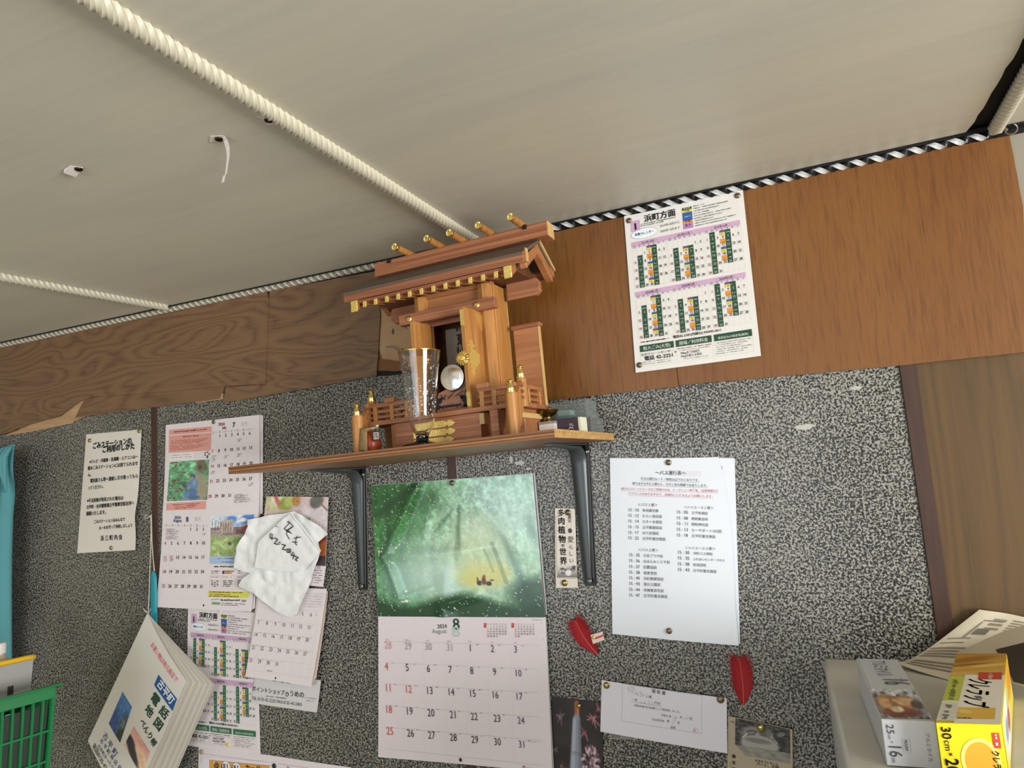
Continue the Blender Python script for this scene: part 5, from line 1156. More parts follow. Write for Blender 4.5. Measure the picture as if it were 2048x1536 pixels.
# ------------------------------------------------------------------ strip about succulents
s = paper('title_strip', 'narrow paper strip with tall black title characters beside the shelf bracket', 'clipping', [(75, 436), (225, 440), (247, 1032), (82, 1034)], -.003, lambda u, v: .0015 * math.sin(PI * v), z7)
s.sheet('sheet', mat('paper_warm_white', '#d8d2c8', .55), .0004, 6, 18)
for ch, x, y, h in (('多', 122, 472, 52), ('肉', 126, 532, 52), ('植', 128, 598, 54), ('物', 132, 668, 54), ('の', 138, 714, 26), ('世', 138, 762, 52), ('界', 142, 830, 54)): s.put(ch, (x, y), h * .76, '#17161a', .022, (1, .03))
for ch, x, y, h in (('愛', 196, 670, 46), ('ら', 198, 728, 34), ('し', 200, 776, 34), ('い', 202, 828, 34)): s.put(ch, (x, y), h * .76, '#3a383c', .0, (1, .03))
s.smudge((180, 512), (196, 512), 42, '#6d6a6e', 3, True, 1); s.put('植', (187, 510), 20, '#5c595e'); s.put('物', (187, 535), 18, '#5c595e')
s.ellipse((190, 604), .0038, .0044, '#4a484c')
s.line((168, 560), (172, 585), .3, '#8b8790'); s.line((200, 558), (197, 585), .3, '#8b8790'); s.line((84, 490), (92, 955), .35, '#5c595e'); s.line((234, 640), (244, 960), .35, '#5c595e'); s.line((92, 956), (244, 962), .5, '#3a383c')
def succ(w_, h):
    c = Cv(w_, h, '#c9c4bc').grad('#d0cbc3', '#6b6a68', 1.6); r = random.Random(3)
    for k in range(16): c.ell(.5 + r.uniform(-.35, .35), .38 + r.uniform(-.25, .25), .12, .1, r.choice(['#4a4a4a', '#7d7c7a', '#a5a4a1', '#2f2f30']), .5, r.uniform(0, 3))
    c.ell(.55, .62, .16, .25, '#dedcd8', .3).ell(.3, .5, .1, .14, '#a9a8a6', .4); return c.a
s.picture([(98, 862), (243, 862), (245, 955), (94, 952)], succ, 36, 30); s.finish()
tack((1136, 1025), 'bronze thumbtack in the top of the succulents strip', Y=-.0045, r=.0055); tack((1129, 1166), 'bronze thumbtack in the blank foot of the succulents strip', 'silver', Y=-.0045, r=.0058)

# ------------------------------------------------------------------ red feathers
FEAT = mat('red_feather', '#9c0716', .7); FEATT = mat('red_feather_shaft', '#c8746a', .5)
def feather(label, base, tip, wid, seed, downy, bend):
    B, T = at(*base, -.004), at(*tip, -.006); root = thing('red_feather', label, 'feather', B, group='red fundraising feathers')
    L = (T - B).length; d = (T - B) / L; n = Vector((0, -1, 0)); sd = d.cross(n).normalized(); r = random.Random(seed)
    def sp(t): return d * (L * t) + sd * (bend * math.sin(PI * t * .9)) + n * (.0015 * math.sin(PI * t))
    MB().tube([sp(t / 12) for t in range(13)], [.0007 - .0005 * t / 12 for t in range(13)], 6).build('shaft', FEATT, root, smooth=1)
    mb = MB()
    for side in (-1, 1):
        for k in range(300):
            t = .03 + .97 * (k + r.random()) / 300; w_ = wid * min(1, (t / .30) ** .65) * math.sqrt(max(0.02, 1 - max(0, (t - .62) / .40) ** 2)) * r.uniform(.85, 1.1)
            loose = max(0, (t - downy) / (1 - downy)); out = w_ * (1 + .25 * loose * r.uniform(-1, 1)); fw = w_ * (.75 + loose * r.uniform(-.3, .9))
            p0 = sp(t); c1 = p0 + sd * side * out * .55 + d * fw * .35 + n * r.uniform(0, .0012); p1 = p0 + sd * side * out + d * fw * .9 + n * r.uniform(-.001, .002) + (sd * r.uniform(-.4, .4) + d * r.uniform(-.4, .4)) * w_ * loose
            th = .00045 * (1 - .4 * loose); q = d * th
            mb.add([p0 - q, p0 + q, c1 + q, c1 - q, p1 + q * .3, p1 - q * .3], [(0, 1, 2, 3), (3, 2, 4, 5)])
            if loose > .1:
                for _ in range(2): e = p1 + (sd * r.uniform(-.5, .5) + d * r.uniform(-.3, .6)) * w_ * .6; mb.add([c1 - q * .5, c1 + q * .5, e], [(0, 1, 2)])
    o = mb.build('vane', FEAT, root); o['kind'] = 'stuff'; return root
f1 = feather('red feather with a curly tip and a small white tag pinned to it', (1197, 1311), (1152, 1240), .0165, 1, .50, -.004)
f2 = feather('straight red feather on the speckled wall above the black and white clipping', (1487, 1412), (1476, 1316), .0165, 2, .62, .003)
# tag that holds the curly feather
p = [at(*q, -.0085) for q in ((1181, 1270), (1205, 1263), (1209, 1280), (1186, 1288))]
tg = [Vector(q) - f1.location for q in p]
MB().hexa([tuple(q + Vector((0, .0005, 0))) for q in tg] + [tuple(q) for q in tg]).build('tag', mat('tag_cream', '#e2cfc4', .6), f1)
def qp(u, v): a = tg[0].lerp(tg[1], u); b = tg[3].lerp(tg[2], u); return a.lerp(b, v) + Vector((0, -.0002, 0))
MB().add([qp(.3, .40), qp(1, .36), qp(1, .56), qp(.3, .60)], [(0, 1, 2, 3)]).build('tag_stripe', mat('tag_red', '#c23b40', .6), f1)
tack((1187, 1275), 'gold pin through the white tag of the curly red feather', 'gold', -.0095, .0030)

# ------------------------------------------------------------------ handwritten receipt
r3 = zoom(1080, 1200, 3.793)
s = paper('receipt_slip', 'white receipt slip with a dashed frame hung slanting by two thumbtacks', 'receipt', [(468, 607), (1416, 745), (1422, 1160), (460, 995)], -.004, lambda u, v: .003 * math.sin(PI * u) * (1 - v * .4) + .002 * v, r3)
s.sheet('sheet', mat('paper_lilac_white', '#e2e0ec', .5), .0003, 16, 8)
fr = [(628, 632), (1228, 722), (1228, 1010), (624, 912)]
for i in range(4):
    a, b = fr[i], fr[(i + 1) % 4]; n = int(math.hypot(b[0] - a[0], b[1] - a[1]) / 16)
    for k in range(n): s.line(lerp2(a, b, k / n), lerp2(a, b, (k + .62) / n), .35, '#4a4858')
TI = '#4f4c5c'
s.fit('領 収 書', (850, 695), (955, 714), TI, .01); s.fit('様', (828, 736), (850, 740), TI); s.fit('一金', (702, 756), (742, 762), TI); s.fit('円也', (872, 783), (916, 790), TI); s.line((690, 766), (922, 801), .3, TI)
s.fit('令和6年度 町内会費として領収致しました。', (716, 800), (1068, 852), TI); s.fit('令和６年', (922, 874), (1000, 886), TI); s.fit('月', (1062, 890), (1078, 893), TI); s.fit('日', (1138, 902), (1154, 905), TI)
s.fit('浜三町内会', (855, 906), (948, 920), TI); s.fit('第', (966, 918), (984, 921), TI); s.fit('班', (1046, 930), (1064, 933), TI); s.fit('組長', (994, 965), (1032, 971), TI)
PEN = '#8a8696'
for pts in ([(668, 655), (680, 690), (676, 665), (690, 655)], [(690, 660), (712, 655), (722, 678), (702, 690), (690, 672)], [(700, 668), (716, 675)], [(690, 695), (725, 705), (735, 690)], [(728, 715), (742, 700), (748, 722), (735, 708)], [(755, 700), (770, 690), (760, 725)], [(772, 700), (790, 712), (768, 728), (795, 720)], [(800, 712), (818, 720), (805, 735), (822, 732)],
            [(775, 765), (768, 780)], [(800, 762), (792, 778), (805, 775)], [(822, 765), (838, 770), (824, 782)], [(850, 765), (858, 776), (846, 788)], [(1022, 872), (1016, 888), (1036, 890), (1042, 872), (1030, 898)], [(1098, 890), (1096, 904)], [(1110, 885), (1122, 892), (1108, 900)], [(1028, 905), (1004, 935)], [(1015, 905), (1032, 908)]): s.stroke(pts, .35, PEN)
s.ellipse((1184, 985), .0040, .0036, '#b9485c', .3); s.put('印', (1177, 984), 11, '#b9485c', .01)
s.finish()
tack((1213, 1371), 'gold thumbtack in the receipt slip corner nearest the forest calendar', 'silver', -.0055, .0056); tack((1441, 1399), 'dark thumbtack in the receipt slip corner above the newspaper clipping', 'bronze', -.0055, .0060)

# ------------------------------------------------------------------ clippings low on the wall
s = paper('flower_advert', 'dark flower advert clipping half behind the receipt slip', 'clipping', [(90, 733), (475, 778), (480, 1420), (96, 1380)], -.0022, None, r3)
s.sheet('sheet', mat('dark_print_paper', '#3a3436', .35), .0004, 8, 10)
def advert(w_, h):
    c = Cv(w_, h, '#2b2528'); c.tex(.25, 6, 5, 2); r = random.Random(8)
    def bloom(x, y, n, rad, cols):
        for k in range(n): a = r.uniform(0, 2 * PI); rr_ = rad * r.uniform(.3, 1.0); c.seg(x, y, x + rr_ * math.cos(a), y + rr_ * .7 * math.sin(a), .014, r.choice(cols), .85, .004)
    bloom(.18, .22, 14, .16, ['#6d5a62', '#8b7782', '#57474e']); bloom(.82, .2, 16, .2, ['#a0606e', '#c08a90', '#7d4654']); bloom(.92, .08, 8, .12, ['#b06a74', '#8a4c58']); bloom(.65, .38, 10, .16, ['#8a4858', '#a86a74'])
    for k in range(70): a = r.uniform(0, 2 * PI); q = r.random() ** .5; x, y = .76 + .17 * q * math.cos(a), .70 + .17 * q * math.sin(a); c.ell(x, y, .03, .018, r.choice(['#b89aa8', '#8f6f7e', '#d2bcc6', '#6d4f5e']), .5, a)
    bloom(.2, .85, 22, .16, ['#9a6a4a', '#c29a72', '#6d4a3a']); bloom(.06, .62, 8, .1, ['#5d4a4e', '#7a6468'])
    c.seg(.5, .06, .5, .2, .05, '#9c5a40'); c.seg(.52, .06, .52, .2, .012, '#d29a78', .8); c.seg(.49, .25, .46, .98, .075, '#8f97a8', 1, .13); c.seg(.45, .25, .40, .98, .03, '#b9c0cc', .6, .04); c.seg(.54, .25, .55, .98, .02, '#666d7e', .6, .03); c.seg(.38, .62, .58, .635, .004, '#5d6474'); c.seg(.38, .645, .58, .66, .003, '#5d6474')
    return c.a
s.picture([(90, 733), (475, 778), (480, 1420), (96, 1380)], advert, 90, 120, rough=.35); s.finish()
tack((1158, 1412), 'brass thumbtack in the dark flower advert clipping', 'silver', -.0035, .0044)
s = paper('small_clipping', 'small grey photo clipping peeping out below the receipt slip', 'clipping', [(525, 900), (735, 930), (735, 1062), (530, 1052)], -.002, None, r3)
s.sheet('sheet', NEWS, .0003, 4, 4); s.quad([(535, 990), (716, 1000), (716, 1056), (536, 1046)], '#76746f'); s.quad([(600, 1000), (690, 1006), (680, 1050), (610, 1046)], '#8d8b88'); s.finish()
s = paper('news_clipping', 'yellowed newspaper clipping with a black and white photo of bagged flowers', 'clipping', [(1428, 880), (1915, 975), (1920, 1420), (1418, 1400)], -.003, lambda u, v: .004 * u ** 3, r3)
s.sheet('sheet', NEWS, .0004, 12, 12)
def bw(w_, h):
    c = Cv(w_, h, '#3f3d3b'); c.tex(.5, 16, 18, 4); r = random.Random(4)
    for k in range(30): c.ell(r.random(), r.uniform(0, .5), .05, .03, r.choice(['#565350', '#22201f', '#6a6764', '#2f2d2b']), .6, r.uniform(0, 3))
    c.ell(.38, .52, .26, .34, '#8d8a86', .35).ell(.33, .48, .13, .16, '#5c5a57', .4).ell(.42, .5, .05, .1, '#9d9a96', .5).ell(.58, .42, .13, .26, '#605e5b', .3).ell(.62, .4, .05, .2, '#767370', .5).ell(.45, .85, .35, .34, '#a5a29d', .2).ell(.42, .72, .24, .1, '#7d7a76', .5).ell(.84, .3, .06, .12, '#7a7773', .4, .4)
    c.seg(.14, .7, .22, .5, .012, '#d8d5cf', .8).seg(.22, .5, .34, .42, .012, '#d0cdc7', .7).seg(.66, .45, .78, .7, .012, '#c9c6c0', .8).seg(.68, .35, .66, .6, .008, '#b9b6b0', .7); return c.a
s.picture([(1482, 895), (1898, 975), (1900, 1158), (1480, 1095)], bw, 80, 60, rough=.7); s.picture([(1480, 1095), (1900, 1158), (1900, 1238), (1560, 1180)], lambda w_, h: Cv(w_, h, '#8d8a84').tex(.15, 5, 9, 3).a, 30, 12, rough=.7)
s.put('「', (1452, 925), 26, BK, .02, (0, 1)); 
s.fit('お花をプレゼント', (1632, 1222), (1806, 1252), BK, .012); s.fit('パート、主婦', (1640, 1250), (1812, 1278), BK, .012)
for k, ch in enumerate('園芸版'): s.put(ch, (1470, 1185 + 48 * k), 20, BK, .02)
for k in range(5): s.smudge((1436, 1240 + 22 * k), (1450, 1240 + 22 * k), 14, '#5c5750', k)
s.finish()
tack((1522, 1456), 'brass thumbtack in the middle of the black and white newspaper clipping', 'silver', -.0045, .0062)

# ------------------------------------------------------------------ poster whose top just shows at the foot of the photo
zb = zoom(390, 1470, 6.206)
s = paper('sale_poster', 'white and orange sale poster under the lower collection calendar', 'poster', [(45, 128), (1945, 402), (1900, 1500), (30, 1300)], -.0018, lambda u, v: .001 * math.sin(9 * u), zb)
s.sheet('sheet', PINKW, .0004, 20, 10)
s.line((100, 228), (1430, 412), .5, '#b5808c'); s.quad([(95, 262), (1030, 350), (1030, 900), (95, 900)], '#e6e0ee'); s.quad([(182, 305), (950, 384), (950, 900), (182, 900)], '#d8a050')
for i in range(1): s.line((182, 305), (950, 384), .5, '#3a302a')
for x, y in ((392, 385), (520, 405)): s.ellipse((x, y), .0118, .0105, '#f0ece8'); s.ellipse((x, y), .0118, .0105, '#4a4038', .5)
s.put('@', (275, 372), 50, BK, .02, (1, .1)); s.put('ほし', (392, 388), 44, '#3a4058', .04, (1, .1)); s.put('ほし', (520, 408), 44, '#3a4058', .04, (1, .1)); s.put('カード', (720, 412), 46, BK, .03, (1, .1)); s.put('Fi', (1160, 410), 36, '#5c595f', .0, (1, .1))
s.ellipse((78, 300), .0016, .006, '#8b8790', .3); s.finish()
tack((403, 1504), 'beige thumbtack in the corner of the sale poster', 'beige', -.0035, .0054); tack((548, 1532), 'black thumbtack beside the orange panel of the sale poster', 'black', -.0035, .0050)

# ------------------------------------------------------------------ teal swatter handle hung on a string
TEAL = mat('teal_plastic', '#1f93a5', .3)
nail = at(300, 1030, -.004)
sw_ = thing('fly_swatter', 'teal plastic handle hanging from a white string on the wall', 'swatter', at(308, 1145, -.016))
def sp_(px, Y): return at(*px, Y) - sw_.location
a0, a1 = sp_((307, 1143), -.016), sp_((309, 1345), -.016); ax_ = (a1 - a0).normalized(); sd_ = Vector((1, 0, 0)); L = 0.34
prof_ = [(0, .0022), (.006, .0075), (.016, .0100), (.05, .0108), (.1, .0108), (.2, .0100), (.26, .0085), (L, .007)]
mb = MB(); V = []; K = 12
for t, w_ in prof_:
    for k in range(K): an = 2 * PI * k / K; V.append(a0 + ax_ * t + sd_ * w_ * math.cos(an) + Vector((0, 1, 0)) * .0034 * math.sin(an))
F = [(i * K + k, i * K + (k + 1) % K, (i + 1) * K + (k + 1) % K, (i + 1) * K + k) for i in range(len(prof_) - 1) for k in range(K)] + [tuple(range(K)), tuple(range((len(prof_) - 1) * K, len(prof_) * K))]
mb.add(V, F).build('handle', TEAL, sw_, smooth=.9)
MB().lathe([(0, 0), (.0024, 0), (.0024, -.0006), (0, -.0006)], 14, a0 + ax_ * .036 + Vector((-.003, -.0030, 0)), 'Y').build('handle_hole', mat('dark_hole', '#0d1518', .8), sw_)
MB().lathe([(0, 0), (.0045, 0), (.0045, -.0006), (0, -.0006)], 14, a0 + ax_ * .012 + Vector((.002, -.0024, 0)), 'Y').build('loop_hole', mat('dark_teal', '#0e4f5a', .5), sw_)
b0 = a0 + ax_ * (L - .01); hb = sp_((348, 1528), -.016); 
MB().prism([(hb.x - .06, hb.z - .10), (hb.x + .012, hb.z - .10), (hb.x + .012, hb.z + .004), (hb.x + .004, hb.z + .016), (b0.x, b0.z), (hb.x - .05, hb.z + .012)], lambda x, z: (x, -.0015, z), lambda x, z: (x, .0015, z)).build('swatter_paddle', TEAL, sw_, bevel=.0006)
STR = mat('white_string', '#d8d2c4', .8)
mb = MB(); mb.tube([sp_((301, 1030), -.004), sp_((302, 1060), -.008), sp_((305, 1105), -.013), sp_((309, 1142), -.016)], .0008, 6); mb.tube([sp_((303, 1028), -.004), sp_((304, 1080), -.009), sp_((308, 1142), -.017)], .0007, 6)
for e in ((283, 1030), (286, 1034), (290, 1029), (288, 1036)): mb.tube([sp_((301, 1033), -.006), sp_(((301 + e[0]) / 2, e[1] + 1), -.008), sp_(e, -.007)], .0005, 5)
mb.build('cord', STR, sw_, smooth=1)

# ------------------------------------------------------------------ phone book hung by its corner
z8b = zoom(160, 1220, 4.859)
A, Bt, Dn = (655, 35), (1035, 690), (80, 1270)
k_ = 1.06
Cn = (Dn[0] + (Bt[0] - A[0]) * k_, Dn[1] + (Bt[1] - A[1]) * k_ - 10)
pb = thing('phone_book', 'white town phone book hanging by its corner from a string', 'book', at(*z8b(*A), -.046))
def shift(p, d): return (p[0] + d[0], p[1] + d[1])
NP = 16
PG = [mat('page_white', '#d9d4cc', .7), mat('page_grey', '#c4bfb7', .7), mat('page_warm', '#cfc8bc', .7)]
for k in range(NP):
    t = k / (NP - 1); tt_ = t ** 1.3
    # leaf 0 lies against the wall, last one under the cover; free corners fan out
    c_top = lerp2((1305, 722), (1050, 695), tt_); c_bot = lerp2((Cn[0] + 270, Cn[1] + 40), (Cn[0] + 10, Cn[1]), tt_); sp1 = lerp2((668, 45), (657, 38), t); sp2 = lerp2((150, 1300), (84, 1272), t)
    yo = -.030 - .018 * t; ysn = -.031 - .014 * t
    s = Sheet(pb, [sp1, c_top, c_bot, sp2], [ysn, yo, yo, ysn], (lambda t_: lambda u, v: .003 * math.sin(PI * max(0, min(1, u)) ** .8) * (1 - .5 * t_) * (0.4 + .6 * v))(t), z8b)
    s.sheet('page', PG[k % 3], .0005, 10, 8)
s = Sheet(pb, [A, Bt, Cn, Dn], [-.046, -.050, -.052, -.047], lambda u, v: .005 * math.sin(PI * u) + .001, z8b)
s.sheet('cover', mat('cover_offwhite', '#dcdad2', .45), .0008, 20, 24, edge=lambda u, v: (u + .012 * math.sin(7 * v) * u * v, v))
# print: the page's reading direction runs down along its free upper edge
GR = '#1d4a39'; BL = '#2a4a7d'
q = [(706, 268), (985, 700), (968, 760), (690, 330)]
s.quad(q, '#e9d2cf', 4); s.fit('お買い物は地元商店で', (708, 338), (944, 698), '#cf5a6c', .01, True, 1.3)
s.quad([(787, 620), (950, 862), (905, 982), (744, 720)], '#1f5796', 4); s.fit('古平町', (772, 712), (896, 918), '#f0f2ee', .03, True, 1.15)
s.put('電', (755, 862), 78, GR, .03, (140, 205)); s.put('話', (830, 992), 78, GR, .03, (140, 205)); s.put('地', (695, 975), 72, GR, .03, (140, 205)); s.put('図', (775, 1105), 78, GR, .03, (140, 205))
s.fit('べんり帳', (605, 1075), (726, 1330), GR, .03, True, 1.1)
def rock(w_, h):
    c = Cv(w_, h).grad('#4f7fb8', '#2f5488'); c.ell(.1, .95, .35, .4, '#3a4f8a', .5).ell(.85, .8, .26, .5, '#4a5a58', .3).ell(.8, .65, .12, .2, '#6a7a74', .4).ell(.95, .95, .3, .3, '#2c3c3a', .5); return c.tex(.2, 14, 14, 3).a
s.picture([(430, 787), (530, 935), (414, 1282), (296, 1096)], rock, 40, 40, sub=pb)
def dusk(w_, h):
    c = Cv(w_, h).grad('#d8a09a', '#e8c0a0'); c.ell(.75, .55, .4, .25, '#ecc9a8', .8).ell(.3, .75, .5, .2, '#3a3a42', .5, .5).ell(.12, .6, .25, .2, '#33343e', .4).seg(.3, .6, .5, .9, .02, '#403a42')
    for x in (.22, .3, .62, .7): c.seg(x, .62, x + .08, .42, .006, '#5a4a4e', .8)
    return c.tex(.06, 10, 10, 2).a
s.picture([(548, 1122), (690, 1370), (610, 1620), (455, 1300)], dusk, 40, 40)
for t, a, b, h_ in (('古 平 町', (240, 1215), (372, 1420), 1.0), ('古 平 町 商 店 会', (212, 1265), (415, 1555), 1.0), ('古平町かったら商品券', (188, 1318), (420, 1640), 1.0)): s.fit(t, a, b, BL, .015, True, h_)
s.fit('電話0135-42-2181', (135, 1318), (330, 1640), BK, .01, True, 1.15)
s.finish()
cv = at(*z8b(*A), -.046); w0 = at(303, 1032, -.004)
mb = MB(); mb.tube([w0 - pb.location, at(301, 1100, -.02) - pb.location, at(298, 1190, -.042) - pb.location, at(297, 1226, -.049) - pb.location, at(297, 1232, -.047) - pb.location], .0008, 6)
for e in ((288, 1222), (286, 1217), (302, 1218)): mb.tube([at(297, 1226, -.050) - pb.location, at(*e, -.052) - pb.location], .0006, 5)
mb.build('cord', STR, pb, smooth=1)
MB().lathe([(0, 0), (.0022, 0), (.0022, -.0006), (0, -.0006)], 12, at(*z8b(652, 85), -.0468) - pb.location + Vector((0, -.0004, 0)), 'Y').build('eyelet', mat('dark_hole', '#0d1518', .8), pb)
nl = thing('wall_nail', 'small nail in the dark wall strip that carries the strings', 'nail', at(301, 1031, -.002))
MB().lathe([(0, .006), (.002, .0058), (.002, .005), (.0009, .005), (.0009, -.004), (0, -.005)], 10, (0, 0, 0), 'Y').build('nail', mat('steel_wire', '#a9a49b', .3, 1), nl, smooth=.6)

# ------------------------------------------------------------------ teal curtain
CURT = mat('teal_curtain', '#5799a2', .8); gg = NT(CURT); gg.bump(gg.noise(gg.coord((600, 600, 60)), 1, 2), .15, .0006)
ct = thing('window_curtain', 'teal curtain with a pleated heading hanging by the wall corner', 'curtain', at(0, 900, -.03))
xr_ = at(36, 900, -.035).x - ct.location.x; xb_ = at(30, 1200, -.035).x - ct.location.x; H = 1.05
def cfn(u, v):
    zt_ = at(20, 893, -.035).z - ct.location.z; z = zt_ - H * v
    right = (xr_ if v < .12 else xr_ + (xb_ - xr_) * min(1, (v - .12) * 8)); pin = math.exp(-((v - .115) / .035) ** 2)
    x = -.26 + (right - .008 * pin + .26) * u
    y = .010 * math.sin(u * 34 + .5 * math.sin(v * 6)) * (.55 + .6 * v) - .014 - .010 * math.exp(-((v - .05) / .05) ** 2) * abs(math.sin(u * 34)) + .008 * pin
    return (x, y, z + .004 * math.sin(u * 34))
MB().grid(cfn, 150, 60).build('curtain_cloth', CURT, ct, smooth=1.2)
mb = MB()                                             # stitched pleats of the heading tape
zt_ = at(20, 893, -.035).z - ct.location.z
for k in range(9):
    x = xr_ - .020 - .028 * k
    mb.tube([(x, -.020, zt_ - .006), (x + .003, -.034, zt_ - .03), (x - .001, -.030, zt_ - .075), (x, -.020, zt_ - .12)], [.005, .008, .006, .002], 8); mb.tube([(x + .011, -.018, zt_ - .004), (x + .011, -.033, zt_ - .03), (x + .005, -.028, zt_ - .08), (x + .001, -.020, zt_ - .12)], [.004, .007, .005, .002], 8)
o = mb.build('pleats', CURT, ct, smooth=1.2); o['kind'] = 'stuff'

# ------------------------------------------------------------------ green basket and the yellow-rimmed bin inside it
GRN = mat('green_plastic', '#1b7a44', .35); GRN.node_tree.nodes['Principled BSDF'].inputs['Transmission Weight'].default_value = .08
P0 = at(108, 1371, -.30); P1 = atz(0, 1399, P0.z); dirv = (P1 - P0).normalized(); vw = P0 - Vector(CAM); side = (vw - dirv * vw.dot(dirv)).normalized(); upv = dirv.cross(side).normalized(); upv = upv if upv.z > 0 else -upv; side = (side - upv * .05).normalized(); upv = (upv + side * .05).normalized()

gb = thing('green_basket', 'green plastic lattice basket below the teal curtain', 'basket', P0)
LB, WB, HB = .36, .20, .20; tp = .13
def bp_(a, b, z): # a along the near side, b across, z down from the rim
    ins = tp * (-z) * 1.0; a2 = ins + (LB - 2 * ins) * a; b2 = ins + (WB - 2 * ins) * b; return dirv * a2 + side * b2 + upv * z
def bar(mb, p, q, w_=.0032):
    mb.tube([p, q], w_, 4)
rim = MB()
for pa, pb_ in (((0, 0), (1, 0)), ((1, 0), (1, 1)), ((1, 1), (0, 1)), ((0, 1), (0, 0))):
    p, q = bp_(*pa, 0), bp_(*pb_, 0); c = (bp_(0, 0, 0) + bp_(1, 1, 0)) / 2; out = ((p + q) / 2 - c).normalized(); up = upv; d = (q - p).normalized() * .008
    rim.hexa([p - d, q + d, q + d + out * .014 - up * .004, p - d + out * .014 - up * .004, p - d + up * .003, q + d + up * .003, q + d + out * .014, p - d + out * .014])
    rim.hexa([p - up * .022, q - up * .022, q - up * .022 + out * .002, p - up * .022 + out * .002, p, q, q + out * .004, p + out * .004])
rim.build('rim', GRN, gb, bevel=.0012)
rails = MB()
for z in (-.075, -.125, -.175):
    for pa, pb_ in (((0, 0), (1, 0)), ((1, 0), (1, 1)), ((1, 1), (0, 1)), ((0, 1), (0, 0))): bar(rails, bp_(*pa, z), bp_(*pb_, z), .0026)
rails.build('horizontal_rails', GRN, gb)
nb_ = 22; barm = None
for k in range(nb_ + 1):
    for b in (0, 1):
        mb = MB(); bar(mb, bp_(k / nb_, b, -.018), bp_(k / nb_, b, -HB), .0046 if k in (0, nb_) else .0026); mb.build('bar', GRN, gb)
for k in range(1, 15):
    for a in (0, 1): mb = MB(); bar(mb, bp_(a, k / 15, -.018), bp_(a, k / 15, -HB), .0026); mb.build('bar', GRN, gb)
MB().hexa([bp_(0, 0, -HB), bp_(1, 0, -HB), bp_(1, 1, -HB), bp_(0, 1, -HB), bp_(0, 0, -HB + .004), bp_(1, 0, -HB + .004), bp_(1, 1, -HB + .004), bp_(0, 1, -HB + .004)]).build('basket_floor', GRN, gb)
MB().hexa([bp_(.02, .02, -HB + .02), bp_(.98, .02, -HB + .02), bp_(.98, .98, -HB + .02), bp_(.02, .98, -HB + .02), bp_(.015, .03, -.03), bp_(.985, .03, -.03), bp_(.985, .97, -.03), bp_(.015, .97, -.03)]).build('dark_infill', mat('dark_green_infill', '#0f2417', .6), gb)  # solid dark green block filling the basket behind the lattice
Q0 = at(72, 1312, -.27); Q1 = atz(0, 1328, Q0.z); d2 = (Q1 - Q0).normalized(); vq = Q0 - Vector(CAM); s2 = (vq - d2 * vq.dot(d2)).normalized(); u2 = d2.cross(s2).normalized(); u2 = u2 if u2.z > 0 else -u2; s2 = (s2 - u2 * .10).normalized(); u2 = (u2 + s2 * .10).normalized()
yb = thing('kitchen_bin', 'translucent grey plastic bin with a yellow rim standing in the green basket', 'bin', Q0)
LQ, WQ, HQ = .24, .13, .082
def yp(a, b, z, ins=0.0): i_ = ins + .12 * (-z); return d2 * (i_ + (LQ - 2 * i_) * a) + s2 * (i_ + (WQ - 2 * i_) * b) + u2 * z
YEL = mat('yellow_plastic', '#e2b21e', .35); TRG = mat('grey_translucent_plastic', '#a9aaa8', .4); TRG.node_tree.nodes['Principled BSDF'].inputs['Transmission Weight'].default_value = .25
loop = [yp(0, 0, 0), yp(1, 0, 0), yp(1, 1, 0), yp(0, 1, 0)]
mb = MB()
rl = []
for i in range(4):
    p, q, r_ = loop[i - 1], loop[i], loop[(i + 1) % 4]
    for t in np.linspace(0, 1, 5): a = q.lerp(p, .12 * (1 - t)); b = q.lerp(r_, .12 * t); rl.append(a.lerp(b, t))
mb.tube(rl + [rl[0], rl[1]], .0050, 8); mb.build('yellow_rim', YEL, yb, smooth=.8)
for pa, pb_ in (((0, 0), (1, 0)), ((1, 0), (1, 1)), ((1, 1), (0, 1)), ((0, 1), (0, 0))):
    MB().hexa([yp(*pa, -HQ, .004), yp(*pb_, -HQ, .004), yp(*pb_, -HQ, .006), yp(*pa, -HQ, .006), yp(*pa, -.003, .003), yp(*pb_, -.003, .003), yp(*pb_, -.003, .005), yp(*pa, -.003, .005)]).build('bin_wall', TRG, yb)
MB().hexa([yp(0, 0, -HQ - .002, .004), yp(1, 0, -HQ - .002, .004), yp(1, 1, -HQ - .002, .004), yp(0, 1, -HQ - .002, .004), yp(0, 0, -HQ, .004), yp(1, 0, -HQ, .004), yp(1, 1, -HQ, .004), yp(0, 1, -HQ, .004)]).build('bin_floor', TRG, yb)
slot = mat('slot_shadow', '#22282a', .7); so = None
for k in range(7):
    for r_, zz in enumerate((-.052, -.074)):
        a = .16 + .105 * k
        P_ = [yp(a - .022, 0, zz - .008, .0026), yp(a + .022, 0, zz - .008, .0026), yp(a + .022, 0, zz + .008, .0026), yp(a - .022, 0, zz + .008, .0026)]
        n_ = -s2 * .0008
        mb = MB(); mb.hexa([P_[0], P_[1], P_[2], P_[3], P_[0] + n_, P_[1] + n_, P_[2] + n_, P_[3] + n_]); mb.build('slot', slot, yb, bevel=.0003)
wt = thing('white_bottle', 'white bottle cap showing above the yellow-rimmed bin', 'bottle', at(-3, 1326, -.30) + Vector((0, .0, -.016)))
MB().lathe([(0, 0), (.022, 0), (.022, .045), (.014, .055), (.010, .060), (.010, .064), (0, .064)], 20, (0, 0, -.03)).build('bottle_body', mat('pale_tan_plastic', '#c9b9a4', .4), wt, smooth=.6)
MB().lathe([(0, .034), (.0125, .034), (.0125, .052), (.011, .054), (0, .054)], 20).build('bottle_cap', mat('white_plastic', '#dcd9d2', .35), wt, smooth=.6)

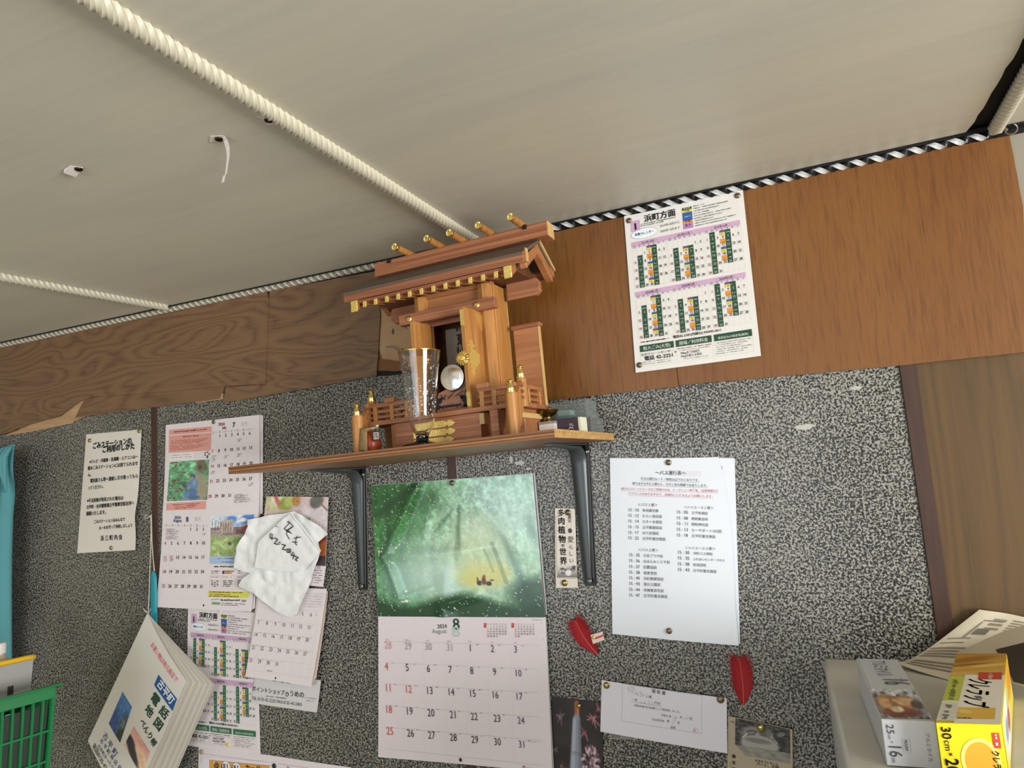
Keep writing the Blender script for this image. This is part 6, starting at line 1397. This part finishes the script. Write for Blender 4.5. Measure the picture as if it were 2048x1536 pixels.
# ------------------------------------------------------------------ white appliance in the corner, cartons and newspapers on it
z8 = zoom(1600, 1200, 4.571)
TOPZ = 1.281
K0 = atz(*z8(215, 535), TOPZ); K0 = Vector((K0.x, min(K0.y, -.004), TOPZ)); ang = .045
ap = thing('white_refrigerator', 'top of a greyish white refrigerator with a raised edge in the wall corner', 'refrigerator', (K0.x, K0.y, 0))
APM = mat('aged_white_enamel', '#b3b0a6', .4); gg = NT(APM); gg.base(gg.ramp(gg.noise(gg.coord((5, 9, 5)), 1.0, 4.0), [(.35, '#c2c0b8'), (.65, '#d2d0c8')]))
du = Vector((math.cos(ang), math.sin(ang) * 0, 0)); dv = Vector((math.sin(ang), -math.cos(ang), 0))
def app(a, b, z): p = du * a + dv * b; return (p.x, p.y, z)
WA, DA = .62, .60
MB().hexa([app(0, 0, .0), app(WA, 0, 0), app(WA, DA, 0), app(0, DA, 0), app(0, 0, TOPZ - .012), app(WA, 0, TOPZ - .012), app(WA, DA, TOPZ - .012), app(0, DA, TOPZ - .012)]).build('cabinet_body', mat('white_enamel', '#c4c4c4', .35), ap, bevel=.004)
MB().hexa([app(-.002, -.0, TOPZ - .012), app(WA, 0, TOPZ - .012), app(WA, DA + .004, TOPZ - .012), app(-.002, DA + .004, TOPZ - .012), app(.001, 0.0, TOPZ), app(WA, 0, TOPZ), app(WA, DA, TOPZ), app(.001, DA, TOPZ)]).build('top_board', APM, ap, bevel=.003)
def carton(name, label, nl, nr, Lc, hd, dirpx, ztop, mats, bev=.0006):
    """nl, nr near top corners (world), Lc length, hd height; runs away from the viewer along dirpx"""
    t = thing(name, label, 'box', nl); d = dirpx.normalized(); w_ = nr - nl
    c = [Vector((0, 0, 0)), w_, w_ + d * Lc, d * Lc]; z = Vector((0, 0, -hd))
    MB().hexa([c[0] + z, c[1] + z, c[2] + z, c[3] + z, c[0], c[1], c[2], c[3]]).build('carton', mats, t, bevel=bev)
    return t, [p + nl for p in c], [p + z + nl for p in c]
zt = TOPZ + .0455
nl = atz(*z8(740, 1090), zt); nr = atz(*z8(1185, 1112), zt); fl_ = atz(*z8(512, 535), zt)
nr = nl + (nr - nl).normalized() * .048; nr.z = nl.z
FOILM = mat('silver_grey_card', '#c2c4cb', .32)
t, c, b = carton('foil_box', 'slim silver grey aluminium foil carton on top of the refrigerator', nl, nr, min((fl_ - nl).length, .27), .044, Vector((fl_.x - nl.x, fl_.y - nl.y, 0)), zt, FOILM)
s = Sheet(t, [c[3], c[2], c[1], c[0]])
s.fit('アルミホイル', s.uv(.34, .05), s.uv(.34, .34), '#4a4d56', .005, False, 1.9); s.fit('16', s.uv(.40, .40), s.uv(.40, .485), '#4a4d56', 0, False, 1.6); s.smudge(s.uv(.78, .38), s.uv(.78, .46), .0045, '#8a8d96', 2, False)
def bread(w_, h):
    c_ = Cv(w_, h, '#c2c4cb'); c_.ell(.5, .62, .56, .40, '#8d8f96', .25); r = random.Random(6)
    for k in range(40): c_.ell(r.uniform(.0, 1), r.choice([r.uniform(.05, .3), r.uniform(.75, 1)]), .05, .05, r.choice(['#6d6f76', '#dfe1e6', '#9a9ca4', '#54565c']), .5, r.uniform(0, 3))
    c_.ell(.25, .5, .22, .28, '#9a6b45', .3).ell(.22, .5, .15, .2, '#c9a070', .5).ell(.6, .5, .3, .24, '#a97a50', .3).ell(.62, .45, .22, .13, '#d6b184', .5).ell(.45, .82, .4, .16, '#7d4a38', .4).ell(.4, .72, .14, .1, '#e2d4b4', .5).ell(.85, .55, .12, .14, '#5a5048', .5); return c_.tex(.15, 12, 20, 2).a
s.picture([s.uv(.02, .56), s.uv(.98, .54), s.uv(.98, .97), s.uv(.02, .985)], bread, 50, 50, px=False); s.line(s.uv(.045, .02), s.uv(.045, .98), .35, '#7d7f88', False); s.finish()
s = Sheet(t, [c[0], c[1], b[1], b[0]])
s.fit('25', s.uv(.08, .10), s.uv(.08, .30), '#3d4048', .0, False, 1.0); s.fit('cm', s.uv(.09, .315), s.uv(.09, .42), '#3d4048'  , 0, False); s.fit('×', s.uv(.12, .46), s.uv(.12, .50), '#3d4048', 0, False); s.fit('16', s.uv(.08, .57), s.uv(.08, .80), '#3d4048', .0, False, 1.25); s.fit('m', s.uv(.10, .83), s.uv(.10, .92), '#3d4048', 0, False)
s.fit('アルミホイル', s.uv(.78, .25), s.uv(.78, .86), '#7d808a', 0, False); s.fit('PLUSY', s.uv(.38, .42), s.uv(.38, .66), '#5d606a', .02, False, .9)
for a_, b_ in (((.345, .38), (.345, .70)), ((.48, .38), (.48, .70))): s.line(s.uv(*a_), s.uv(*b_), .25, '#8a8d96', False)
s.finish()
# yellow wrap carton
zt = TOPZ + .0535
nl = atz(*z8(1240, 1125), zt); nr = atz(*z8(1760, 1138), zt); fl_ = atz(*z8(1435, 490), zt); dd = Vector((fl_.x - nl.x, fl_.y - nl.y, 0)); Lw = min(dd.length, .315)
nr = nl + Vector((nr.x - nl.x, nr.y - nl.y, 0)).normalized() * .054
YB = mat('yellow_card', '#ecd522', .3)
t, c, b = carton('wrap_box', 'tall bright yellow plastic wrap carton on top of the refrigerator', nl, nr, Lw, .052, dd, zt, YB)
s = Sheet(t, [c[3], c[2], c[1], c[0]])
def wheat(w_, h):
    c_ = Cv(w_, h).grad('#b8862c', '#d2b062'); c_.ell(.3, .3, .5, .12, '#9a6a1e', .6, -.3).ell(.7, .55, .4, .06, '#e2c060', .6, -.2).ell(.4, .75, .5, .05, '#c9973a', .6, -.15).ell(.2, .55, .5, .05, '#8f6420', .6, -.2); return c_.a
s.picture([s.uv(0, 0), s.uv(1, 0), s.uv(1, .38), s.uv(0, .38)], wheat, 30, 30, px=False)
s.quad([s.uv(.28, .37), s.uv(1, .37), s.uv(1, 1), s.uv(.28, 1)], '#e6e2d6', 6, False); s.quad([s.uv(0, .40), s.uv(.28, .40), s.uv(.28, .74), s.uv(0, .74)], '#b9bf52', 4, False); s.quad([s.uv(0, .76), s.uv(.28, .76), s.uv(.28, .98), s.uv(0, .98)], '#cfcfc0', 4, False); s.quad([s.uv(0, .74), s.uv(.28, .74), s.uv(.28, .76), s.uv(0, .76)], '#e6e2d6', 2, False)
s.quad([s.uv(.52, .33), s.uv(.95, .33), s.uv(.95, .44), s.uv(.52, .44)], '#c0452f', 3, False); s.smudge(s.uv(.7, .345), s.uv(.7, .43), .005, '#e8c9b8', 2, False)
s.fit('クレラップ', s.uv(.38, .43), s.uv(.38, .80), '#17140f', .02, False, 1.3)
s.quad([s.uv(.3, .82), s.uv(.9, .82), s.uv(.9, .95), s.uv(.3, .95)], '#d9b04a', 3, False); s.ellipse(s.uv(.42, .87), .006, .006, '#e2c86a', 0, False); s.smudge(s.uv(.08, .45), s.uv(.08, .72), .006, '#6d7a2a', 4, False); s.smudge(s.uv(.08, .79), s.uv(.08, .96), .006, '#77776d', 5, False); s.smudge(s.uv(.34, .955), s.uv(.55, .955), .004, '#3a352a', 5, False)
s.finish()
s = Sheet(t, [c[0], c[1], b[1], b[0]])
s.fit('30', s.uv(.07, .06), s.uv(.07, .27), '#1f1a12', .02, False, 1.0); s.fit('cm', s.uv(.09, .29), s.uv(.09, .47), '#1f1a12', .01, False); s.fit('×', s.uv(.12, .50), s.uv(.12, .56), '#1f1a12', .02, False); s.fit('20', s.uv(.07, .60), s.uv(.07, .86), '#1f1a12', .03, False, 1.15); s.fit('m', s.uv(.09, .88), s.uv(.09, .99), '#1f1a12', .01, False)
s.ellipse(s.uv(.62, .62), .0165, .0200, '#f0e27a', 0, False); s.ellipse(s.uv(.62, .64), .0135, .0175, '#e8a82a', 0, False)
s.quad([s.uv(.84, .14), s.uv(.95, .14), s.uv(.95, .40), s.uv(.84, .40)], '#c9402f', 3, False); s.smudge(s.uv(.87, .16), s.uv(.87, .38), .003, '#f0d9cf', 3, False); s.fit('クレラップ', s.uv(.80, .44), s.uv(.80, .98), '#17140f', .03, False, 1.3)
s.finish()
s = Sheet(t, [c[1], c[2], b[2], b[1]])
def sidepic(w_, h):
    c_ = Cv(w_, h, '#e6d23a'); c_.ell(.35, .5, .3, .5, '#e4e2dc', .5).ell(.8, .3, .3, .3, '#d89a2a', .6).ell(.25, .5, .1, .2, '#8aa0b8', .5).ell(.45, .6, .1, .2, '#a85a4a', .5).ell(.55, .3, .1, .15, '#b8c878', .5); return c_.a
s.picture([s.uv(.02, .03), s.uv(.98, .03), s.uv(.98, .97), s.uv(.02, .97)], sidepic, 40, 16, px=False); s.finish()
# newspapers behind the cartons
def patch(root, ctrl, nu, nv, name, m, thick=.0006, wr=.0012):
    """ctrl: rows of 3D points, Catmull-free bilinear-quadratic blend"""
    R_ = len(ctrl); C_ = len(ctrl[0])
    def bern(n, i, t): return math.comb(n, i) * t ** i * (1 - t) ** (n - i)
    def f(u, v):
        p = Vector((0, 0, 0))
        for j in range(R_):
            for i in range(C_): p += ctrl[j][i] * (bern(C_ - 1, i, u) * bern(R_ - 1, j, v))
        return p + Vector((0, -1, 0)) * wr * math.sin(u * 9 + v * 5) - root.location
    mb = MB(); mb.grid(f, nu, nv); n = len(mb.v); mb.grid(lambda u, v: f(u, v) + Vector((0, thick, -thick * .3)), nu, nv)
    mb.build(name, m, root, smooth=1); return f
NPW = mat('fresh_newsprint', '#c9c0ac', .75)
P3 = lambda px, Y: at(*z8(*px), Y)
np1 = thing('newspaper', 'pale newspaper page leaning up against the wooden wall board behind the cartons', 'newspaper', P3((900, 590), -.05))
f1_ = patch(np1, [[P3((1640, 88), -.012), P3((1860, 110), -.012), P3((2200, 190), -.012)], [P3((1140, 470), -.012), P3((1500, 420), -.02), P3((2000, 420), -.03)], [P3((1010, 585), -.020), P3((1330, 560), -.05), P3((1800, 620), -.07)], [P3((860, 570), -.045), P3((1180, 690), -.075), P3((1560, 790), -.115)]], 24, 20, 'sheet', NPW)
def npr(root, f, rects, name='printed_columns', m=None):
    mb = MB()
    for u0, v0, u1, v1, n_ in rects:
        for k in range(n_):
            va = v0 + (v1 - v0) * k / n_; vb = va + (v1 - v0) / n_ * .55
            for j in range(6):
                ua = u0 + (u1 - u0) * j / 6; ub = ua + (u1 - u0) / 6 * .98
                off = Vector((0, -.0007, .0004)); mb.add([f(ua, va) + off, f(ub, va) + off, f(ub, vb) + off, f(ua, vb) + off], [(0, 1, 2, 3)])
    o = mb.build(name, m or ink('#857c6c'), root); o['kind'] = 'stuff'
npr(np1, f1_, [(.10, .28, .42, .31, 1), (.08, .34, .40, .37, 1), (.05, .42, .60, .62, 4), (.30, .10, .33, .44, 1), (.44, .06, .62, .20, 3), (.70, .05, .86, .22, 6), (.08, .70, .7, .9, 3)])
npr(np1, f1_, [(.30, .08, .60, .10, 1), (.36, .17, .54, .30, 1)], 'headline_box', ink('#6d675c'))
np2 = thing('newspaper', 'folded newspaper with a dark printed panel lying behind the yellow carton', 'newspaper', P3((1700, 500), -.12))
f2_ = patch(np2, [[P3((1440, 476), -.055), P3((1800, 290), -.05), P3((2250, 170), -.05)], [P3((1560, 520), -.08), P3((1880, 420), -.08), P3((2300, 300), -.08)], [P3((1800, 700), -.14), P3((2000, 790), -.16), P3((2350, 860), -.19)]], 20, 14, 'sheet', NPW, .0012)
mb = MB(); off = Vector((0, -.0012, .0008)); mb.grid(lambda u, v: f2_(.36 + .64 * u, .40 + .58 * v) + off, 14, 8); mb.build('dark_panel', mat('dark_news_ink', '#3d3832', .6), np2, smooth=1)
mb = MB(); mb.tube([f2_(.74 + .06 * math.cos(t) * (1 + .3 * math.sin(3 * t)), .62 + .10 * math.sin(t)) + off * 1.8 for t in np.linspace(0, 5.6, 20)], .0004, 4); mb.build('panel_drawing', ink('#a89f92'), np2)

# ------------------------------------------------------------------ paper scraps pinned to the ceiling
SCR = mat('scrap_paper', '#e2d9d6', .6)
def scrap(label, pin, poly, tail=None):
    p = atz(*pin, CZ); t = thing('paper_scrap', label, 'paper', p, group='torn paper scraps on the ceiling')
    def q(px, dz): v = atz(*px, CZ - dz); return v - p
    mb = MB(); P_ = [q(px, dz) for px, dz in poly]; n = len(P_); mb.add([v + Vector((0, 0, -.0004)) for v in P_] + [v + Vector((0, 0, .0002)) for v in P_], [tuple(range(n)), tuple(range(2 * n - 1, n - 1, -1))] + [(i, (i + 1) % n, (i + 1) % n + n, i + n) for i in range(n)]); mb.build('scrap', SCR, t)
    if tail:
        mb = MB(); T = [(q(px, dz), w_) for px, dz, w_ in tail]; V = []
        for v, w_ in T: V += [v + Vector((-w_ * .9, 0, 0)), v + Vector((w_ * .9, -w_ * .3, 0))]
        mb.add(V, [(2 * i, 2 * i + 1, 2 * i + 3, 2 * i + 2) for i in range(len(T) - 1)]); k = len(mb.v); mb.add([x + Vector((0, .0006, .0002)) for x in V], [(2 * i, 2 * i + 1, 2 * i + 3, 2 * i + 2) for i in range(len(T) - 1)]); mb.build('hanging_strip', SCR, t)
    return t
def ctack(px, label):
    p = atz(*px, CZ - .0018); t = thing('thumbtack', label, 'thumbtack', p, group='thumbtacks in the ceiling')
    MB().lathe([(0, -.0030), (.0026, -.0028), (.0046, -.0018), (.0054, -.0004), (.0054, .0002), (0, .0004)], 18).build('head', mat('dark_bronze_tack', '#3d3020', .35, 1.0), t, smooth=.7)
    MB().lathe([(.0005, 0), (.0004, .004), (0, .006)], 6).build('pin', mat('steel_wire', '#a9a49b', .3, 1), t)
scrap('torn white paper square pinned flat to the ceiling without a hanging strip', (155, 338), [((128, 339), .002), ((140, 331), .001), ((166, 335), .001), ((162, 340), .002), ((152, 354), .006), ((140, 350), .006), ((127, 345), .005)])
ctack((157, 338), 'dark thumbtack in the torn paper square on the ceiling')
scrap('torn white paper with a long curled strip hanging from the ceiling', (438, 278), [((420, 272), .001), ((446, 271), .001), ((452, 276), .001), ((448, 284), .001), ((438, 284), .001), ((419, 283), .001)],
      [((446, 273), .001, .004), ((452, 282), .004, .0042), ((456, 296), .010, .0040), ((457, 312), .018, .0030), ((454, 335), .030, .0022), ((452, 348), .036, .0020), ((449, 352), .038, .0032), ((446, 365), .045, .0030)])
ctack((438, 278), 'dark thumbtack in the paper scrap with the long hanging strip')
scrap('small torn white paper tucked beside the cream rope moulding on the ceiling', (538, 240), [((515, 233), .001), ((528, 231), .001), ((548, 243), .001), ((548, 248), .003), ((537, 250), .003), ((524, 238), .001)])
ctack((537, 240), 'dark thumbtack beside the cream rope moulding on the ceiling')
